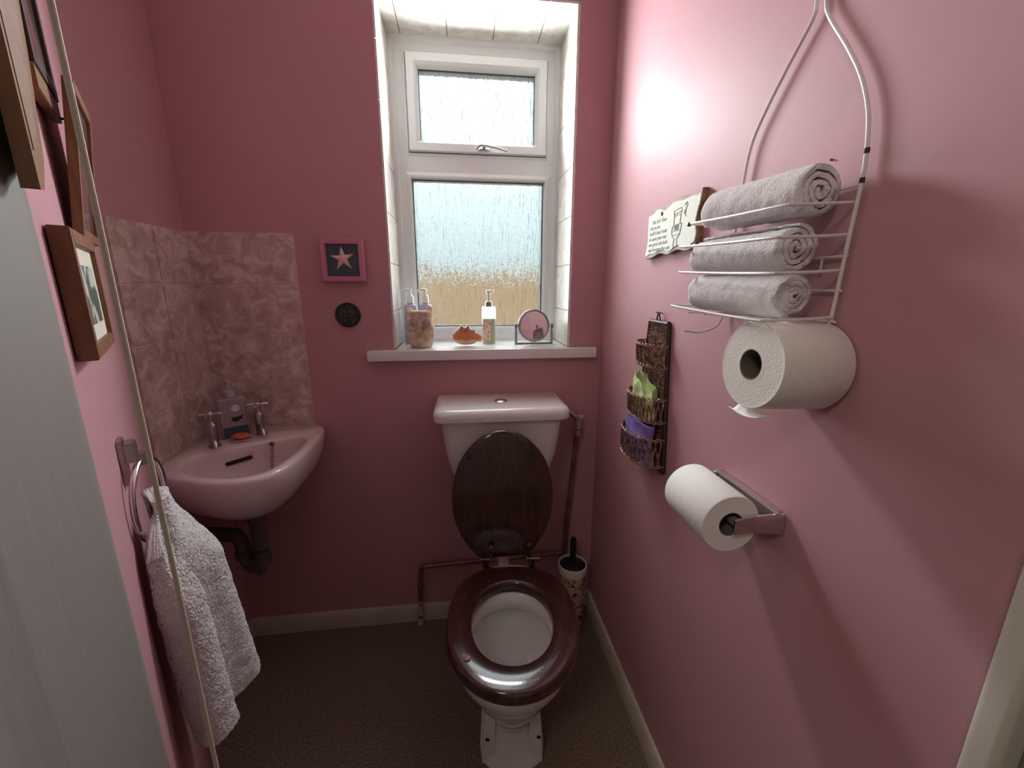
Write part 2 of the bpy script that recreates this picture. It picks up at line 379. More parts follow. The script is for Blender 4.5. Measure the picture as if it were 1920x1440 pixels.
# ------------------------------------------------------------------ toilet
AX = Vector((.095, .995, 0)).normalized(); RX = Vector((AX.y, -AX.x, 0)); TC = Vector((.110, .874, 0))
def T(u, v, z): return TC + RX*u + AX*v + Vector((0, 0, z))
def egg(a, bf, br, n=72, pf=2.0, pr=2.5):
    P = []
    for j in range(n):
        th = 2*pi*j/n; c_, s_ = cos(th), sin(th); p = pr if s_ > 0 else pf
        bb = br if s_ > 0 else bf
        P.append((a*math.copysign(abs(c_)**(2/p), c_), bb*math.copysign(abs(s_)**(2/p), s_)))
    return P
toilet = thing('toilet', 'white close-coupled toilet with mahogany seat standing under the window', 'toilet', (.12, 1.0, 0))
mb = MB(); E_ = [egg(a, f_, r_, pr=p_) for a, f_, r_, p_ in ((.158, .185, .215, 2.6),)]
def ering(a, f_, r_, z, dv=0, pr=2.4, pf=2.0): return [T(u, v+dv, z) for u, v in egg(a, f_, r_, pf=pf, pr=pr)]
# outer shell from foot to rim, over the rim and down inside
R = [ering(.088, .075, .36, 0, .02, 6, 3), ering(.088, .072, .36, .012, .02, 6, 3), ering(.060, .066, .34, .03, .02, 5, 3), ering(.054, .060, .33, .10, .02, 4, 3),
     ering(.056, .062, .31, .16, .02, 3, 2.6), ering(.066, .075, .30, .20, .015, 2.6, 2.3), ering(.095, .115, .28, .245, .01), ering(.125, .150, .265, .29, .005),
     ering(.148, .178, .255, .345), ering(.155, .186, .255, .375), ering(.156, .187, .255, .388), ering(.150, .180, .250, .396), ering(.118, .145, .135, .396), ering(.110, .137, .127, .391),
     ering(.104, .131, .121, .375), ering(.103, .130, .120, .350), ering(.106, .133, .123, .346), ering(.119, .146, .134, .349), ering(.121, .148, .136, .335), ering(.116, .142, .130, .30), ering(.098, .120, .112, .24), ering(.072, .088, .082, .19), ering(.055, .068, .06, .16), ering(.045, .05, .05, .12), ering(.02, .02, .02, .115)]
mb.rings(R); pan = mb.build('pan', CHINA, toilet, angle=50)
mb = MB(); mb.rings([ering(.062, .076, .068, .1700), ering(.061, .075, .067, .1702)]); mb.build('water', mat('still_water', (.20, .185, .165), .03, spec=.6), pan)
# foot flanges with screw holes
mb = MB()
for sg in (-1, 1):
    prof = [(sg*.045, 0), (sg*.081, 0), (sg*.081, .015), (sg*.078, .05), (sg*.075, .12), (sg*.071, .19), (sg*.060, .222), (sg*.045, .225)]
    F_ = [T(u, -.035, z) for u, z in prof]; B_ = [T(u, .30, z) for u, z in prof]; mb.rings([F_, B_])
mb.build('foot', CHINA, pan)
for u, z in ((-.062, .186), (-.066, .083), (.070, .087)):
    mb = MB(); c = T(u, -.036, z); mb.lathe([(.0055, 0), (.005, .0015)], c, 14, -AX); mb.build('screw_hole', HOLE, pan)
# cistern
def rrect(cx, hw, yf, yb_, z, r=.03, n=8, bow=0.0):
    P = []; pts = [(cx+hw-r, yb_-.003, 0), (cx-hw+r, yb_-.003, 90), (cx-hw+r, yf+r, 180), (cx+hw-r, yf+r, 270)]
    for k, (x, y, a0) in enumerate(pts):
        rr = .003 if k < 2 else r
        if k < 2: x = cx + (hw-.003)*(1 if k == 0 else -1)
        for i in range(n+1):
            a = radians(a0 + 90*i/n); P.append(Vector((x+rr*cos(a), y+rr*sin(a), z)))
    for p in P:
        if p.y < yf + r + .001: p.y -= bow*(1-((p.x-cx)/hw)**2)
    return P
CX = .121; mb = MB()
mb.rings([rrect(CX, .08, 1.27, YB, .585, .04), rrect(CX, .11, 1.235, YB, .592, .04), rrect(CX, .140, 1.215, YB, .62, .045), rrect(CX, .162, 1.205, YB, .67, .045),
          rrect(CX, .176, 1.197, YB, .73, .04), rrect(CX, .185, 1.193, YB, .80, .038), rrect(CX, .189, 1.19, YB, .855, .036)])
cis = mb.build('cistern', CHINA, toilet, angle=50)
mb = MB()
mb.rings([rrect(CX-.001, .202, 1.176, YB, .851, .03, bow=.004), rrect(CX-.001, .209, 1.170, YB, .855, .034, bow=.006), rrect(CX-.001, .211, 1.168, YB, .868, .036, bow=.006), rrect(CX-.001, .209, 1.170, YB, .878, .036, bow=.006),
          rrect(CX-.001, .201, 1.177, YB-.004, .887, .034, bow=.006), rrect(CX-.001, .191, 1.186, YB-.01, .8905, .03, bow=.005)])
lid_ = mb.build('cistern_lid', CHINA, toilet, angle=50)
mb = MB(); mb.lathe([(.021, 0), (.021, .003), (.017, .005), (.015, .003), (.0145, .003), (.012, .006), (.001, .007)], (CX, 1.27, .890), 28); mb.build('flush_button', CHROME, lid_)
mb = MB(); mb.tube(cat_rom([(CX-.002, 1.25, .60), (CX-.002, 1.235, .50), (CX-.003, 1.205, .42), (CX-.004, 1.15, .355), (CX-.006, 1.10, .33)], 6), .019, 18)
mb.build('flush_pipe', CHINA, toilet)
# seat ring
so = [(u, v) for u, v in egg(.168, .205, .203, 96, 2.05, 2.7)]; si = [(u, v) for u, v in egg(.101, .130, .128, 96, 2.1, 2.05)]
def sring(k, z, dz=0):
    P = []
    for (a, b), (c, d) in zip(so, si): P.append(T(a+(c-a)*k, b+(d-b)*k, z))
    return P
mb = MB(); mb.rings([sring(.05, .399), sring(0, .405), sring(0, .414), sring(.02, .424), sring(.07, .4295), sring(.13, .431), sring(.86, .431), sring(.93, .4295), sring(.98, .424), sring(1, .410), sring(.97, .399), sring(.05, .399)], False, False)
seat = mb.build('seat', MAHOG, toilet, angle=50)
# lid, standing open against the cistern
LT = Vector((0, .105, .995)).normalized(); LN = Vector((0, -.995, .105)).normalized(); LB = Vector((.112, 1.104, .448))
hs = [(0, 0), (0, .060), (.012, .082), (.05, .112), (.10, .137), (.15, .149), (.20, .151), (.25, .144), (.30, .127), (.34, .101), (.37, .070), (.385, .042), (.392, .015), (.393, 0)]
half = cat_rom([(w, h, 0) for h, w in hs[1:]], 5)
ol = [(p.x, p.y) for p in half] + [(-p.x, p.y) for p in reversed(half)][1:-1]
def lring(k, s_):
    P = []
    for x, h in ol:
        hx, hh = x*k, .19+(h-.19)*k; P.append(LB + Vector((hx, 0, 0)) + LT*hh + LN*s_)
    return P
mb = MB(); mb.rings([lring(.985, 0), lring(1, .003), lring(1, .013), lring(.985, .017), lring(.9, .0185), lring(.3, .0185)])
lid = mb.build('toilet_lid', MAHOG, toilet, angle=50)
RUB = mat('brown_rubber', (.03, .012, .012), .5)
for x, h in ((-.098, .322), (.086, .325)):
    mb = MB(); mb.lathe([(.0085, 0), (.008, .006), (.002, .008)], LB + Vector((x, 0, 0)) + LT*h + LN*.018, 16, LN); mb.build('lid_buffer', RUB, lid)
mb = MB(); mb.lathe([(.008, 0), (.008, .003), (.002, .005)], T(-.105, -.115, .431), 16); mb.build('seat_buffer_mark', mat('clear_buffer', (.30, .18, .16), .15), seat)
for u in (-.070, .070):
    mb = MB(); h0 = T(u, .222, .438)
    mb.tube([h0 + RX*-.018, h0 + RX*.018], .0075, 14); mb.tube([h0 + RX*-.021, h0 + RX*-.018], .010, 14); mb.tube([h0 + RX*.018, h0 + RX*.021], .010, 14)
    mb.tube([h0, T(u, .222, .397)], .006, 12); mb.lathe([(.014, 0), (.014, .005), (.006, .007)], T(u, .222, .397), 18)
    mb.tube([h0 + RX*-.010, T(u-.010, .195, .434)], .005, 8)
    sx = h0.x + (.012 if u < 0 else -.012)
    top = Vector((sx, 1.080, .492))
    mb.tube([h0 + RX*(.012 if u < 0 else -.012), Vector((sx, 1.088, .455)), top], .0045, 8); mb.lathe([(.009, 0), (.008, .004), (.003, .005)], top + LN*-.002, 16, LN)
    mb.build('hinge', BRASS, toilet)
# ------------------------------------------------------------------ pipework
sup = thing('water_pipe', 'brown water pipe running low along the back wall behind the toilet, up to the cistern', 'pipe', (.1, 1.35, .25))
mb = MB(); yp = 1.353
mb.tube(cat_rom([(.398, 1.335, .775), (.394, 1.34, .70), (.378, yp, .40), (.372, yp, .285), (.366, yp, .262), (.345, yp, .257), (.10, yp, .250), (-.145, yp, .243), (-.166, yp, .236), (-.172, yp, .215), (-.174, yp, .16)], 5), .0085, 12)
mb.build('pipe', PIPEBROWN, sup)
mb = MB(); mb.tube([(-.174, yp, .165), (-.175, yp, .145)], .0125, 12); mb.tube([(-.175, yp, .146), (-.177, yp, .10)], .010, 12); mb.build('valve', DULLCH, sup)
mb = MB(); mb.tube([(-.177, yp, .10), (-.180, yp-.006, .008)], .0085, 12); mb.tube([(-.180, yp-.006, .012), (-.180, yp-.006, 0)], .011, 12); mb.build('pipe_tail', PIPEWHITE, sup)
mb = MB(); mb.tube([(.399, 1.335, .765), (.400, 1.333, .812)], .0155, 10); mb.tube([(.400, 1.333, .80), (.362, 1.333, .832), (.325, 1.333, .835)], .011, 12); mb.tube([(.400, 1.333, .805), (.402, 1.31, .815)], .008, 10)
mb.tube([(.398, 1.333, .742), (.398, 1.333, .760)], .0135, 10); mb.build('isolating_valve', BRUSHED, sup)

# ------------------------------------------------------------------ toilet brush
br = thing('toilet_brush', 'black-topped toilet brush in a floral white holder, in the corner right of the toilet', 'toilet brush', (.382, 1.275, 0))
m, nt_, b_ = _new('floral_ceramic')
t_ = nt_.nodes.new('ShaderNodeTexCoord'); v_ = nt_.nodes.new('ShaderNodeTexNoise'); v_.inputs['Scale'].default_value = 34; v_.inputs['Detail'].default_value = 1.5; v_.inputs['Distortion'].default_value = 1.6
r_ = nt_.nodes.new('ShaderNodeValToRGB'); r_.color_ramp.elements[0].color = (.14, .03, .035, 1); r_.color_ramp.elements[0].position = .42; r_.color_ramp.elements[1].position = .47; r_.color_ramp.elements[1].color = (.66, .58, .46, 1)
q_ = r_.color_ramp.elements.new(.60); q_.color = (.62, .50, .30, 1); q_ = r_.color_ramp.elements.new(.66); q_.color = (.20, .07, .05, 1)
nt_.links.new(t_.outputs['Object'], v_.inputs['Vector']); nt_.links.new(v_.outputs['Fac'], r_.inputs[0]); nt_.links.new(r_.outputs[0], b_.inputs['Base Color']); b_.inputs['Roughness'].default_value = .15
FLORAL = m
bc = (.382, 1.275, 0)
mb = MB(); mb.lathe([(.042, 0), (.044, .004), (.049, .235), (.0495, .236)], bc, 40, cap1=False); mb.build('holder', FLORAL, br)
mb = MB(); mb.lathe([(.0498, .234), (.0520, .240), (.0525, .262), (.0515, .268), (.048, .268), (.047, .258), (.047, .236)], bc, 40, cap0=False, cap1=False); mb.build('holder_rim', CHINA, br)
mb = MB(); mb.lathe([(.0465, .252), (.0465, .262), (.040, .267), (.013, .270), (.012, .280), (.0105, .30), (.0115, .36), (.009, .371), (.003, .373)], bc, 32); mb.build('brush_handle', BLACK, br)

# ------------------------------------------------------------------ corner basin
outer = [(-.790, 1.374), (-.790, 1.20), (-.789, 1.087), (-.770, 1.048), (-.722, 1.008), (-.651, .979), (-.605, .963), (-.558, .957), (-.512, .965), (-.477, .987), (-.452, 1.03), (-.440, 1.088), (-.435, 1.17), (-.436, 1.248), (-.442, 1.31), (-.455, 1.350), (-.478, 1.374)]
inner = [(-.732, 1.105), (-.708, 1.056), (-.655, 1.014), (-.600, .994), (-.556, .987), (-.515, .996), (-.486, 1.025), (-.470, 1.09), (-.464, 1.17), (-.472, 1.235), (-.498, 1.262), (-.545, 1.252), (-.600, 1.222), (-.660, 1.186), (-.715, 1.150)]
inn = cat_rom([(x, y, 0) for x, y in inner], 6, True)
outp = cat_rom([(x, y, 0) for x, y in outer[2:]], 6) ; outp = [Vector((-.790, 1.374, 0)), Vector((-.790, 1.2, 0))] + outp
BC = Vector((-.585, 1.125, 0))
def polar(poly, n=120, c=BC):
    res = []
    for j in range(n):
        d = Vector((cos(2*pi*j/n), sin(2*pi*j/n))); best = None
        for i in range(len(poly)):
            a, b = poly[i]-c, poly[(i+1) % len(poly)]-c
            den = d.x*(b.y-a.y) - d.y*(b.x-a.x)
            if abs(den) < 1e-12: continue
            s_ = (a.x*(b.y-a.y) - a.y*(b.x-a.x))/den; t_ = (a.x*d.y - a.y*d.x)/den
            if s_ > 0 and -1e-6 <= t_ <= 1+1e-6 and (best is None or s_ < best): best = s_
        res.append(best or .1)
    return res
PO, PI_ = polar(outp), polar(inn); NN = 120
DR = Vector((-.605, 1.165, 0))
def bring(rad, k, z, c=BC, off=0):
    P = []
    for j in range(NN):
        d = Vector((cos(2*pi*j/NN), sin(2*pi*j/NN), 0)); p = BC + d*(rad[j]-off)
        p = DR + (p-DR)*k if k < 1 else p
        P.append(Vector((p.x, p.y, z)))
    return P
basin = thing('corner_basin', 'small blush-pink corner wash basin below the marbled tiles', 'basin', (-.65, 1.2, .8))
mb = MB()
mb.rings([bring(PO, .10, .630), bring(PO, .25, .634), bring(PO, .45, .643), bring(PO, .64, .660), bring(PO, .80, .686), bring(PO, .91, .717), bring(PO, .97, .747), bring(PO, .995, .772), bring(PO, 1, .790), bring(PO, 1, .797, off=.0015), bring(PO, 1, .801, off=.006),
          bring(PI_, 1, .801, off=-.005), bring(PI_, 1, .799, off=-.001), bring(PI_, 1, .793, off=.003), bring(PI_, .97, .775), bring(PI_, .92, .735), bring(PI_, .80, .712), bring(PI_, .6, .695), bring(PI_, .3, .685), bring(PI_, .12, .682)])
bowl = mb.build('bowl', PINKCHINA, basin, angle=50)
mb = MB(); mb.lathe([(.030, 0), (.033, -.010), (.034, -.030), (.030, -.036)], (DR.x, DR.y, .640), 28); mb.build('waste_boss', PINKCHINA, basin)
mb = MB(); sl = [(-.668, 1.179, .7555), (-.619, 1.2055, .7625)]
nrm = Vector((.45, -.86, .22)).normalized()
A_, B_ = Vector(sl[0]), Vector(sl[1]); dd = (B_-A_).normalized(); nb = nrm.cross(dd).normalized(); P = []
for i in range(13): a = pi/2+pi*i/12; P.append(A_ + .0055*(cos(a)*dd + sin(a)*nb))
for i in range(13): a = -pi/2+pi*i/12; P.append(B_ + .0055*(cos(a)*dd + sin(a)*nb))
mb.prism([p + nrm*.003 for p in P], nrm*-.02); mb.build('overflow_slot', HOLE, bowl)
# plug chain
mb = MB(); c0 = Vector((-.566, 1.228, .792)); mb.lathe([(.0075, 0), (.007, .004), (.004, .006)], c0, 16, nrm)
mb.tube([c0 + nrm*.004 + .005*Vector((cos(a)*dd.x, cos(a)*dd.y, sin(a))) for a in [2*pi*i/14 for i in range(14)]], .0014, 6, closed=True)
for i in range(15):
    c = c0 + Vector((-.0002*i, -.0015*i, -.006*i-.008)) + nrm*.005
    ax = dd if i % 2 else nrm
    mb.tube([c + .0042*(cos(a)*ax + .8*sin(a)*Vector((0, 0, 1))) for a in [2*pi*k/8 for k in range(8)]], .0012, 5, closed=True)
mb.build('plug_chain', BRASS, basin)
# waste trap
trap = thing('waste_trap', 'grey plastic waste trap hanging under the corner basin', 'trap', (-.6, 1.165, .5))
mb = MB(); x0, y0 = DR.x, DR.y
zo = .022
mb.tube([(x0, y0, .584+zo), (x0-.004, y0, .47+zo)], .0215, 18); mb.tube([(x0, y0, .585+zo), (x0, y0, .555+zo)], .026, 18)
mb.tube(cat_rom([(x0-.004, y0, .48), (x0-.006, y0+.002, .445), (x0-.022, y0+.006, .425), (x0-.048, y0+.012, .432), (x0-.060, y0+.016, .465), (x0-.064, y0+.02, .490), (x0-.080, y0+.03, .515), (x0-.115, y0+.035, .520), (x0-.182, y0+.04, .525)], 6), .0205, 16)
mb.tube([(x0-.005, y0, .462), (x0-.006, y0, .436)], .027, 18); mb.tube([(x0-.058, y0+.015, .455), (x0-.061, y0+.017, .475)], .025, 16); mb.tube([(x0-.012, y0+.002, .432), (x0-.012, y0+.002, .405)], .015, 14)
mb.build('trap_pipe', PIPEGREY, trap)
# taps
def tap(loc, label):
    t = thing('basin_tap', label, 'tap', loc, 'chrome taps on the corner basin'); x, y, z = loc
    mb = MB(); mb.lathe([(.0165, 0), (.0165, .004), (.012, .007)], loc, 24); mb.build('tap_base', DULLCH, t)
    mb = MB(); mb.lathe([(.0115, .005), (.0125, .03), (.0125, .062), (.011, .066), (.008, .070), (.0065, .078), (.0065, .092)], loc, 24)
    sd = Vector((.52, -.85, 0)).normalized(); L_ = Vector(loc)
    mb.tube([L_ + sd*.008 + Vector((0, 0, .028)), L_ + sd*.03 + Vector((0, 0, .030)), L_ + sd*.046 + Vector((0, 0, .022)), L_ + sd*.052 + Vector((0, 0, .010))], [.010, .009, .008, .0075], 14)
    mb.build('tap_body', DULLCH, t)
    mb = MB(); mb.lathe([(.009, .092), (.0095, .097), (.007, .103), (.001, .105)], loc, 20)
    for k in range(4):
        a = radians(12+90*k); d_ = Vector((cos(a), sin(a), 0)); c = L_ + Vector((0, 0, .097))
        mb.tube([c + d_*.006, c + d_*.024, c + d_*.030], [.0032, .0045, .0035], 10)
    mb.build('tap_handle', CHROME, t); return t
tp = tap((-.708, 1.204, .801), 'chrome cross-head tap at the left end of the basin ledge, left of the soap dispenser')
t2 = copy_tree(tp); t2.location = (-.623, 1.296, .801); t2['label'] = 'chrome cross-head tap at the right of the basin ledge, above the plug chain'
# soap dispenser
sd_ = thing('soap_dispenser', 'clear pump soap dispenser with a bird print and teal base between the basin taps', 'soap dispenser', (-.694, 1.288, .801))
def fr(c, xa, ya): return lambda u, v, w: Vector(c) + Vector(xa)*u + Vector(ya)*v + Vector((0, 0, w))
ya = Vector((.55, -.83, 0)).normalized(); xa = Vector((-ya.y, ya.x, 0))
Fs = fr((-.694, 1.288, .801), xa, ya)
def fbox(mb, F, a, b, bev=.004):
    bm = bmesh.new(); bmesh.ops.create_cube(bm, size=1)
    for v in bm.verts: v.co = Vector([(a[i]+b[i])/2 + v.co[i]*(b[i]-a[i]) for i in range(3)])
    if bev: bmesh.ops.bevel(bm, geom=list(bm.edges), offset=bev, segments=3, affect='EDGES')
    for v in bm.verts: v.co = F(*v.co)
    mb.frombm(bm)
mb = MB(); fbox(mb, Fs, (-.038, -.020, .001), (.038, .020, .125), .006); sb = mb.build('bottle', mat('frosted_lilac_plastic', (.33, .27, .29), .25), sd_)
mb = MB(); mb.lathe([(.013, .124), (.013, .142), (.006, .146), (.005, .165), (.009, .167), (.009, .174), (.002, .176)], (-.694, 1.288, .801), 20)
mb.tube([Fs(0, 0, .171), Fs(.0, .028, .170)], [.006, .004], 10); mb.build('pump', mat('clear_pump', (.45, .40, .42), .15), sd_)
mb = MB(); fbox(mb, Fs, (-.030, .0195, .006), (.034, .0212, .036), .0005); mb.build('teal_band', mat('teal_print', (.05, .09, .12), .4), sb)
mb = MB(); c = Fs(.008, .0212, .092); mb.lathe([(.011, -.001), (.011, .0004)], c, 24, ya); mb.build('round_emblem', mat('pale_print', (.66, .58, .62), .5), sb)
mb = MB(); bird = [(-.012, .060), (-.006, .066), (.002, .064), (.010, .066), (.022, .070), (.014, .062), (.020, .058), (.010, .056), (.004, .050), (-.004, .051), (-.010, .055)]
mb.prism([Fs(u+.006, .0206, z) for u, z in bird], ya*.0008); mb.build('bird_print', BLACK, sb)
mb = MB(); mb.lathe([(.018, .801), (.026, .803), (.030, .810), (.024, .806), (.002, .805)], (-.655, 1.243, 0), 28, sy=.75)
o = mb.build('soap_dish', mat('pale_pink_dish', (.62, .45, .45), .2)); tag(o, 'small pale pink dish holding the red soap between the taps', 'soap dish')
mb = MB(); mb.lathe([(.010, .8075), (.021, .810), (.026, .816), (.022, .821), (.006, .824)], (-.655, 1.243, 0), 32, sy=.72)
o = mb.build('soap_bar', mat('red_soap', (.62, .10, .07), .4)); tag(o, 'oval orange-red bar of soap on the basin ledge between the taps', 'soap')

# ------------------------------------------------------------------ back wall decorations
sf = thing('starfish_picture', 'square pink framed starfish picture on the wall left of the window', 'picture', (-.35, YB, 1.32))
X0, X1, Z0, Z1 = -.413, -.287, 1.262, 1.387
mb = MB(); rect_ring(mb, X0, X1, Z0, Z1, [(0, YB-.0005), (0, 1.352), (.003, 1.349), (.014, 1.349), (.016, 1.353), (.016, YB-.0005)])
PF = mat('hot_pink_frame', (.54, .20, .28), .35); mb.build('frame', PF, sf)
mb = MB(); mb.box((X0+.015, 1.358, Z0+.015), (X1-.015, 1.364, Z1-.015)); mb.build('backing', mat('teal_navy_panel', (.035, .065, .10), .5, col2=(.05, .085, .12), scale=20), sf)
mb = MB(); cs, N5 = Vector((-.350, 1.357, 1.329)), 5
pts = []
for k in range(10):
    a = pi/2 + pi*k/5 + .08; r = .039 if k % 2 == 0 else .0135; pts.append((r, a))
cnt = []
for k in range(10):
    (r0, a0), (r1, a1) = pts[k], pts[(k+1) % 10]
    for t in (0, .33, .66):
        x = r0*cos(a0)*(1-t)+r1*cos(a1)*t; z = r0*sin(a0)*(1-t)+r1*sin(a1)*t
        cnt.append((x, z))
mb.rings([[cs + Vector((x*k_, -h, z*k_)) for x, z in cnt] for k_, h in ((1, 0), (.97, .002), (.75, .005), (.3, .0075), (.05, .008))])
mb.build('starfish', mat('dried_starfish', (.74, .44, .40), .8, col2=(.82, .60, .54), scale=60, bump=.5, bscale=200), sf)
mb = MB(); c = Vector((-.353, YB-.0005, 1.160))
mb.lathe([(.038, 0), (.038, .006), (.035, .009), (.033, .007), (.002, .0075)], c, 40, (0, -1, 0))
mb2 = MB()
for k in range(46):
    a = random.uniform(0, 2*pi); r = .031*math.sqrt(random.random()); p = c + Vector((r*cos(a), -.0075, r*sin(a))); b = random.uniform(0, 2*pi); L_ = random.uniform(.002, .006)
    d_ = Vector((cos(b), 0, sin(b)))*L_; mb2.tube([p-d_, p + Vector((0, -.0015, 0)) + Vector((d_.z, 0, d_.x))*.4, p+d_], [.0009, .0016, .0008], 6)
md = thing('round_medallion', 'small round dark relief plaque on the wall below the starfish picture', 'plaque', (-.353, YB, 1.16))
mb.build('disc', mat('dark_pewter', (.030, .032, .034), .45, .5), md); mb2.build('relief', mat('worn_pewter', (.16, .16, .16), .35, .7), md)

# ------------------------------------------------------------------ things on the sill
ZS = 1.0475
def sbottle(loc, label):
    t = thing('lotion_bottle', label, 'bottle', loc, 'lilac pump bottles on the sill'); x, y, z = loc
    mb = MB(); mb.lathe([(.020, 0), (.0225, .003), (.0225, .128), (.020, .136), (.0125, .140), (.012, .143)], loc, 32, sy=.8); b = mb.build('bottle_body', mat('lilac_plastic', (.48, .46, .66), .25), t)
    mb = MB(); mb.lathe([(.0226, .010), (.0229, .012), (.0229, .112), (.0226, .114)], loc, 32, cap0=False, cap1=False, sy=.8); mb.build('paper_label', mat('lavender_label', (.36, .34, .56), .5, col2=(.60, .58, .72), scale=40), b)
    mb = MB(); mb.lathe([(.013, .143), (.0135, .160), (.010, .170), (.0055, .176), (.005, .184), (.009, .185), (.009, .192), (.002, .193)], loc, 24)
    L_ = Vector(loc); mb.tube([L_ + Vector((0, 0, .189)), L_ + Vector((-.012, -.004, .189)), L_ + Vector((-.026, -.008, .185))], [.0065, .0055, .0035], 10)
    mb.build('pump', mat('white_pump', (.80, .84, .82), .3), t); return t
b1 = sbottle((-.124, 1.525, ZS), 'lilac pump bottle behind the knitted owl, nearer the glass')
b2 = copy_tree(b1); b2.location = (-.176, 1.520, ZS); b2['label'] = 'lilac pump bottle in the left corner of the sill, behind the knitted owl'
# clear hand-wash bottle with printed label
hw = thing('handwash_bottle', 'clear pump hand-wash bottle with red floral label in the middle of the sill', 'bottle', (.101, 1.50, ZS))
m, nt_, b_ = _new('clear_bottle_plastic'); b_.inputs['Base Color'].default_value = (.92, .96, .94, 1); b_.inputs['Roughness'].default_value = .08; b_.inputs['Transmission Weight'].default_value = .85; b_.inputs['IOR'].default_value = 1.3
CLEAR = m
def sq(cx, cy, hx, hy, z, r=.006, n=4):
    P = []
    for k, (sx, sy) in enumerate(((1, 1), (-1, 1), (-1, -1), (1, -1))):
        for i in range(n+1):
            a = radians(90*k + 90*i/n); P.append((cx + sx*(hx-r) + r*cos(a), cy + sy*(hy-r) + r*sin(a), z))
    return P
mb = MB(); cx, cy = .101, 1.50
mb.rings([sq(cx, cy, .022, .016, ZS), sq(cx, cy, .0235, .0175, ZS+.002), sq(cx, cy, .0235, .0175, ZS+.125), sq(cx, cy, .022, .016, ZS+.130), sq(cx, cy, .011, .011, ZS+.132, .010)]); bb = mb.build('bottle_body', CLEAR, hw)
mb = MB(); mb.rings([sq(cx, cy, .0215, .0155, ZS+.003), sq(cx, cy, .0215, .0155, ZS+.088)]); mb.build('liquid_soap', mat('milky_green_soap', (.70, .76, .58), .4), bb)
mb = MB(); mb.box((cx-.0225, cy-.0184, ZS+.010), (cx+.006, cy-.0178, ZS+.082)); lb = mb.build('printed_label', mat('cream_label', (.74, .66, .50), .5), bb)
mb = MB(); random.seed(3)
for k in range(26):
    x, z = cx-.0205+random.random()*.024, ZS+.013+random.random()*.066; r = random.uniform(.0012, .0026)
    mb.lathe([(r, 0), (r*.8, .0004)], (x, cy-.0184, z), 8, (0, -1, 0))
mb.build('floral_print', mat('red_print', (.62, .16, .13), .5), lb)
mb = MB(); mb.lathe([(.012, .131), (.012, .147), (.009, .150), (.0055, .153), (.005, .172), (.007, .176), (.011, .184), (.009, .187), (.002, .188)], (cx, cy, ZS), 24)
mb.tube([(cx, cy, ZS+.184), (cx+.018, cy-.006, ZS+.183)], [.006, .0035], 10); pm = mb.build('pump', mat('white_pump_2', (.80, .84, .82), .3), hw)
mb = MB(); mb.lathe([(.0125, .132), (.0125, .146)], (cx, cy, ZS), 24); mb.build('collar', mat('silver_collar', (.35, .38, .42), .2, 1.0), pm)
# knitted owl pot
owl = thing('knitted_owl', 'beige knitted owl doorstop-shaped pot at the left end of the sill', 'ornament', (-.134, 1.42, ZS))
mb = MB(); ow = Vector((-.134, 1.42, ZS)); NU = 84; R = []
prof = [(.020, 0), (.032, .001), (.038, .010), (.043, .030), (.0455, .050), (.044, .070), (.040, .090), (.038, .105), (.038, .118), (.030, .122), (.015, .120), (.003, .119)]
pp = cat_rom([(r, h, 0) for r, h in prof], 5)
for i, p in enumerate(pp):
    ring = []
    for j in range(NU):
        a = 2*pi*j/NU; c_, s_ = cos(a), sin(a)
        r = p.x * (1 + .10*abs(sin(2*a))**2 * (p.y > .06))
        ear = max(0, 1 - abs(abs(c_) - 1)*7) * max(0, min(1, (p.y-.098)/.015)) * (p.x > .025)
        knit = .0011*sin(j*pi*2/3.5 + (i % 2)*1.5)*cos(i*1.6) if 2 < i < len(pp)-6 else 0
        ring.append(ow + Vector(((r+knit)*c_*(1+.10*ear), (r+knit)*s_*.75, p.y + .014*ear)))
    R.append(ring)
mb.rings(R); 
KN = mat('beige_knit', (.55, .40, .25), .95, col2=(.74, .62, .48), scale=55, bump=1.0, bscale=230, bdist=.004, contrast=(.4, .6)); mb.build('owl_body', KN, owl, angle=80)
for dx in (-.017, .022):
    mb = MB(); cc = ow + Vector((dx, -.031, .085))
    mb.lathe([(.012, 0), (.0135, .002), (.012, .005), (.009, .004), (.007, .006), (.003, .0075), (.001, .008)], cc, 24, (dx*6, -1, 0.05)); mb.build('owl_eye', mat('mauve_knit', (.44, .33, .33), .95, bump=.8, bscale=300), owl)
mb = MB(); mb.lathe([(.005, 0), (.004, .004), (.001, .010)], ow + Vector((.010, -.033, .068)), 8, (.2, -1, -.8)); mb.build('owl_beak', mat('rust_yarn', (.40, .14, .08), .9), owl)
# conch-like shell
m, nt_, b_ = _new('orange_shell'); t_ = nt_.nodes.new('ShaderNodeTexCoord'); s_ = nt_.nodes.new('ShaderNodeSeparateXYZ'); n_ = nt_.nodes.new('ShaderNodeTexNoise'); n_.inputs['Scale'].default_value = 60; n_.inputs['Detail'].default_value = 4
ad = nt_.nodes.new('ShaderNodeMath'); ad.operation = 'MULTIPLY_ADD'; ad.inputs[1].default_value = .022; r_ = nt_.nodes.new('ShaderNodeValToRGB')
mr = nt_.nodes.new('ShaderNodeMapRange'); mr.inputs['From Min'].default_value = .0; mr.inputs['From Max'].default_value = .075
ee = r_.color_ramp.elements; ee[0].position = .12; ee[0].color = (.74, .60, .44, 1); ee[1].position = .95; ee[1].color = (.30, .10, .05, 1)
q = ee.new(.42); q.color = (.74, .55, .38, 1); q = ee.new(.50); q.color = (.62, .20, .07, 1); q = ee.new(.72); q.color = (.60, .22, .10, 1)
